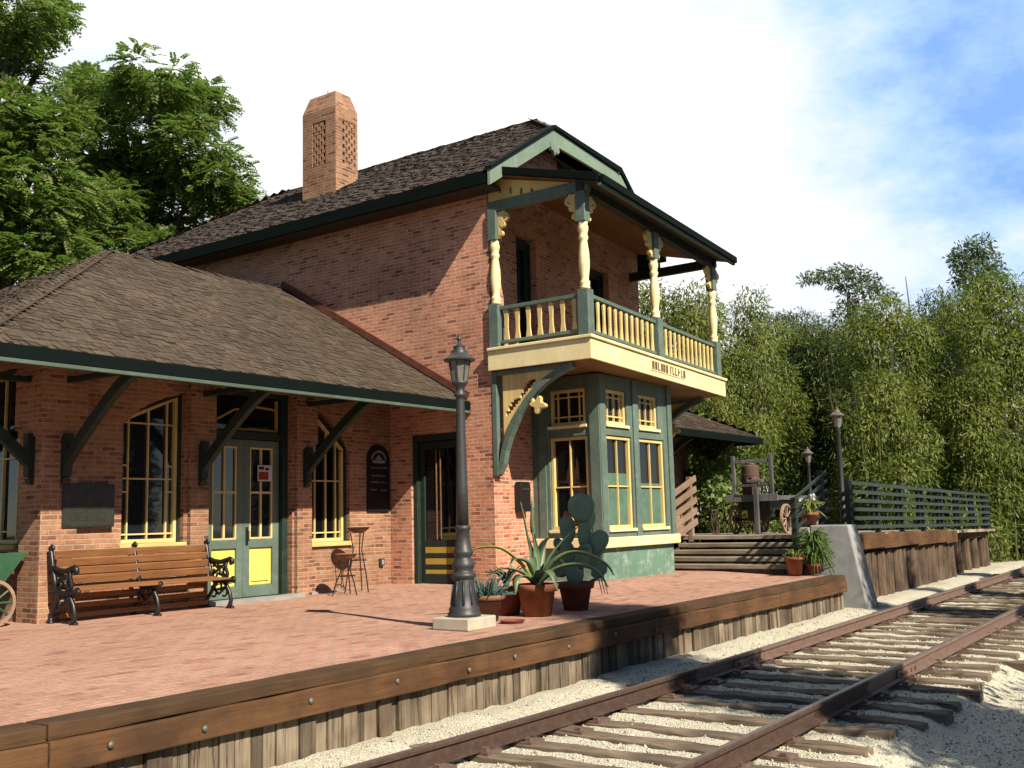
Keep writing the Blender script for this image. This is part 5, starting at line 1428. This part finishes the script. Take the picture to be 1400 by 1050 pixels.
# large pinnate-leaved trees behind the low wing
bl = blobs_at([(212,112,46),(268,148,50),(160,140,52),(110,128,36),(252,205,56),(300,243,44),(185,225,60),(122,205,50),(322,283,30),(235,285,58),(150,300,66),(285,312,46),(90,300,50),(205,350,40)], 31, 2.2)
V = crown_pinnate(bl, 1.15, .40)
p = at(215, 330, 32); tree('locust_tree', 'large feathery green tree with a rounded crown rising right behind the low wing roof', 'tree', (p[0], p[1], -.5), at(200, 240, 31.5), .30, bl, V, M_LOC, seed=3)
bl = blobs_at([(12,20,52),(62,26,38),(20,95,40),(-40,60,60),(14,175,62),(78,172,36),(30,258,66),(92,262,40),(14,345,62),(70,345,52),(-50,180,70),(-50,300,80),(110,385,30)], 27, 2.0)
V = crown_pinnate(bl, 1.1, .38)
p = at(10, 330, 28); tree('locust_tree', 'taller feathery green tree cut by the left edge of the photo', 'tree', (p[0], p[1], -.5), at(10, 200, 27.5), .32, bl, V, M_LOC, seed=9)

# bamboo
def bamboo(x, ytop, D, wpx, n, mat, label, seed, name='bamboo_clump', ncul=7):
    rr = np.random.default_rng(seed); b = at(x, 700, D); top = at(x, ytop, D); h = top[2] + .6
    base = (b[0], b[1], -.6); t = thing(name, label, 'bamboo', base, group='bamboo screen behind the freight platform')
    wid = wpx*mpp(D); mb = MB(); VV = []
    for k in range(ncul):
        a = rr.uniform(0, 2*PI); rad = wid*.45*math.sqrt(rr.random()); o = np.array([base[0] + rad*math.cos(a), base[1] + rad*math.sin(a), -.6])
        hk = h * rr.uniform(.78, 1.0); lean = np.array([math.cos(a), math.sin(a), 0])*wid*rr.uniform(.1, .45)
        T_ = np.linspace(0, 1, 9); pts = o + lean*(T_**2)[:,None] + np.array([0,0,1.])*(hk*(T_ - .06*T_**4))[:,None]
        mb.tube([tuple(q) for q in pts], [.035*(1-.8*q) for q in T_], 6)
        # foliage hangs in separate plumes along the culm, with gaps between them
        K = 6; tt = np.sort(rr.uniform(.10, 1.0, K)); c = np.stack([np.interp(tt, T_, pts[:,i]) for i in range(3)], 1)
        d = rr.normal(size=(K,3)); d[:,2] = 0; d /= np.linalg.norm(d, axis=1, keepdims=True)
        c = c + d*(wid*.34*rr.uniform(.2, 1.0, K)*np.sin(np.clip(tt, .1, .95)*PI))[:,None]
        m_ = n // (ncul*K)
        sg = wid*rr.uniform(.11, .19, K)
        e = rr.normal(size=(K, m_, 3)); P0 = c[:,None] + e*sg[:,None,None]*np.array([1, 1, 1.25])
        P0[..., 2] -= .35*np.linalg.norm(e[..., :2], axis=2)*sg[:,None]
        D_ = e*.35 + rr.normal(size=e.shape)*.5; D_[..., 2] -= .75
        P0 = P0.reshape(-1, 3); D_ = D_.reshape(-1, 3); D_ /= np.linalg.norm(D_, axis=1, keepdims=True); q_ = len(P0)
        VV.append(leaf_quads(P0, D_, rr.normal(size=(q_,3)) + np.array([0,0,.6]), rr.uniform(.12,.23,q_), rr.uniform(.03,.045,q_)))
    lobes = []; z = -.2
    while z < h - .9:
        f = .55 + .45*math.sin(min(1, (z+.6)/h + .12)*PI*.8); rl = wid*rr.uniform(.24, .40)
        a = rr.uniform(0, 2*PI); q = wid*.42*f*rr.uniform(.3, 1)
        lobes.append(((base[0] + q*math.cos(a), base[1] + q*math.sin(a), z), rl)); z += rl*rr.uniform(.55, .85)
    for c, rl in lobes:
        c = np.array(c); nl = int(1650*rl*rl); d = rr.normal(size=(nl,3)); d /= np.linalg.norm(d, axis=1, keepdims=True)
        P0 = c + d*(rl*(1 - .35*rr.random(nl)**2))[:,None]*np.array([1, 1, .85]) + rr.normal(size=(nl,3))*.05
        D_ = d*.45 + rr.normal(size=(nl,3))*.4; D_[:,2] -= .6; D_ /= np.linalg.norm(D_, axis=1, keepdims=True)
        VV.append(leaf_quads(P0, D_, d*1.1 + np.array([0,0,.45]) + rr.normal(size=(nl,3))*.28, rr.uniform(.12,.23,nl), rr.uniform(.032,.05,nl)))
    mb.build('culms', M_CULM, t); V = np.concatenate(VV); np_mesh('foliage', V, quads(len(V)), mat, t)
k = 0
BL = 'feathery green bamboo clump in the screen behind the freight platform railing'
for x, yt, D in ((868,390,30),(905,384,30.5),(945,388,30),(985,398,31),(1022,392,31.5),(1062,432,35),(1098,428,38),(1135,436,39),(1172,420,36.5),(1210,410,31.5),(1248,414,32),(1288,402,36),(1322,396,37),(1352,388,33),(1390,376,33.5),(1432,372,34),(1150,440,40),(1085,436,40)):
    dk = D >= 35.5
    bamboo(x, yt, D, 84, 1500, M_BAMM if dk else M_BAM, 'bamboo clump with shade put into its leaf colour, set back in the gaps of the bamboo screen' if dk else BL, 100+k); k += 1
for x, yt, D in ((985,520,28.5),(1020,560,28.5),(1205,500,30),(1240,560,30.2),(1285,585,32),(1350,500,31.8),(1320,570,32),(1180,610,31.0)):
    bamboo(x, yt, D, 84, 900, M_BAM, 'lower bright green bamboo clump in front of the taller bamboo screen', 200+k, ncul=6); k += 1
# dark shrubs that close the view at the foot of the bamboo
def shrub(name, label, cat, pts, D, mat, dens=420, l0=.16, w0=.08, seed=0, dj=.5):
    bl = blobs_at(pts, D, dj); c = np.mean([b_[0] for b_ in bl], 0); base = (c[0], c[1], -.6)
    t = thing(name, label, cat, base); V = crown_simple(bl, dens, l0, w0, .2, .9)
    mb = MB()
    for i, (q, r) in enumerate(bl): limb(mb, (base[0] + .1*i, base[1], -.6), q, .022, .008, .1, i)
    mb.build('stems', M_BARK, t); np_mesh('foliage', V, quads(len(V)), mat, t); return t
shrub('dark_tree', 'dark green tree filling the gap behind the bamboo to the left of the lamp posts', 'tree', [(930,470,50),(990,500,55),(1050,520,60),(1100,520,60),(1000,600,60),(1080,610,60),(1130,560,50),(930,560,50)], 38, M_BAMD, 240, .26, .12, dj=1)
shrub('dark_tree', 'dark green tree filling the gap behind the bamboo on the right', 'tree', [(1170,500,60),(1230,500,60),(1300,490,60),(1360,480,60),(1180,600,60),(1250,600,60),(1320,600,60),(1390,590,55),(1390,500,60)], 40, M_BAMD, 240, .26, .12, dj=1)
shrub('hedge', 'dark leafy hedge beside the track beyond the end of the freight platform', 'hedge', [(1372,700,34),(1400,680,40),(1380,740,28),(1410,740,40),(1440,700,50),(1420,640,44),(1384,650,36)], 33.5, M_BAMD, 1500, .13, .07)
shrub('climbing_shrub', 'sunlit light green climbing shrub at the end of the right wing', 'shrub', [(972,600,20),(985,625,22),(962,640,18),(990,655,20),(972,668,20),(958,612,16),(1005,612,14),(955,580,14),(945,668,16)], 25.2, M_IVY, 2200, .15, .11)
shrub('low_shrub', 'dry pinkish low shrub growing between the wheels of the baggage wagon', 'shrub', [(1030,712,10),(1018,720,9),(1042,716,8)], 23.0, mat_leaf('dry_leaf', (.20,.12,.08), (.28,.18,.11), trans=.2), 1800, .10, .04, dj=.2)
shrub('low_shrub', 'green low shrub behind the steps beside the baggage wagon', 'shrub', [(1075,700,16),(1092,715,14),(1068,722,12),(1088,690,14)], 24.5, M_MG, 900, .12, .06, dj=.2)
# trees on the skyline
bl = blobs_at([(1168,408,20),(1155,425,18),(1182,430,18),(1170,445,22)], 43, .5)
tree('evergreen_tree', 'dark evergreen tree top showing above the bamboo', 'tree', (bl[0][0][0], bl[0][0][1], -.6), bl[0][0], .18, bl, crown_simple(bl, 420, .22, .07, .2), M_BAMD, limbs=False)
bl = blobs_at([(1112,378,12),(1130,376,14),(1150,371,15),(1172,376,15),(1192,386,14),(1205,398,12),(1100,384,8),(1218,408,9),(1140,388,10),(1160,392,12),(1182,398,12)], 46, .6)
tree('eucalyptus_tree', 'pale thin leaved tree top spreading over the dark evergreen', 'tree', (bl[3][0][0], bl[3][0][1], -.6), at(1160, 400, 46), .14, bl, crown_simple(bl, 900, .26, .07, .5, .7), M_EUC, limbs=False)
bl = blobs_at([(1322,345,16),(1340,338,17),(1312,358,14),(1352,356,15),(1330,372,18),(1345,388,18),(1315,385,14),(1362,376,13),(1300,352,8)], 47, .6)
tree('eucalyptus_tree', 'airy pale green tree standing tallest above the bamboo at right', 'tree', (bl[4][0][0], bl[4][0][1], -.6), at(1335, 400, 47), .16, bl, crown_simple(bl, 900, .26, .08, .4, .9), M_EUC, seed=6)
t = thing('bamboo_shoot', 'single bare bamboo spear rising above the bamboo screen', 'bamboo', (at(1243, 700, 36)[0], at(1243, 700, 36)[1], -.6))
mb = MB(); q = at(1238, 378, 36); q0 = at(1246, 440, 36); mb.tube([(t.location.x, t.location.y, -.6), q0, q], [.05, .035, .012], 6); mb.build('culm', M_CULM, t)
# slim trees on the open side of the track: they throw the shade bands over the platform, steps and rails
def slim_tree(x, y, z0, h, r, dens, label, seed):
    rr = np.random.default_rng(seed); bl = []; z = z0
    while z < h:
        f = 1 - .55*max(0, (z - h*.6)/(h*.4)); bl.append(((x + rr.uniform(-.2,.2)*r, y + rr.uniform(-.3,.3)*r, z), r*f*rr.uniform(.85, 1.1))); z += r*.55
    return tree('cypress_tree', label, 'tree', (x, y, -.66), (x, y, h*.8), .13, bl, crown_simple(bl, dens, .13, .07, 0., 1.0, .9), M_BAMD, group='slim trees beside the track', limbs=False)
slim_tree(6.58, -4.0, .6, 10.1, 1.0, 3600, 'slim dark tree on the open side of the track nearest the camera', 1)
slim_tree(14.3, -3.6, .9, 9.9, .62, 2000, 'slim dark tree on the open side of the track opposite the steps', 2)
slim_tree(17.9, -3.6, .9, 7.8, .6, 2000, 'slim dark tree on the open side of the track opposite the freight platform', 3)
slim_tree(22.7, -3.6, .9, 8.3, .8, 1500, 'slim dark tree on the open side of the track farthest from the camera', 4)
bl = [((6.9, -1.9, 2.6), .8), ((7.6, -1.6, 3.0), .7), ((6.1, -2.4, 2.4), .8), ((8.6, -2.2, 2.4), .9), ((9.6, -1.8, 2.2), .8)]
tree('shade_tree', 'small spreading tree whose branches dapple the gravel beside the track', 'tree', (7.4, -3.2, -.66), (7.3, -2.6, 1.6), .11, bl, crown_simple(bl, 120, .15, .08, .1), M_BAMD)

# unseen trees added on the open side to cut low sky and bounce light
rr = random.Random(77)
for k in range(6):
    x = -16 + k*5.6 + rr.uniform(-1, 1); y = -17 - rr.uniform(0, 4); bl = [((x + rr.uniform(-2.2, 2.2), y + rr.uniform(-2, 2), rr.uniform(2.2, 6.5)), rr.uniform(1.6, 2.4)) for _ in range(9)]
    tree('light_block_tree', 'round dark tree added out of view to cut light from the open side of the track', 'tree', (x, y, -.66), (x, y, 3.2), .25, bl, crown_simple(bl, 110, .5, .28, .1), M_BAMD, group='added trees that cut low sky light', limbs=False)
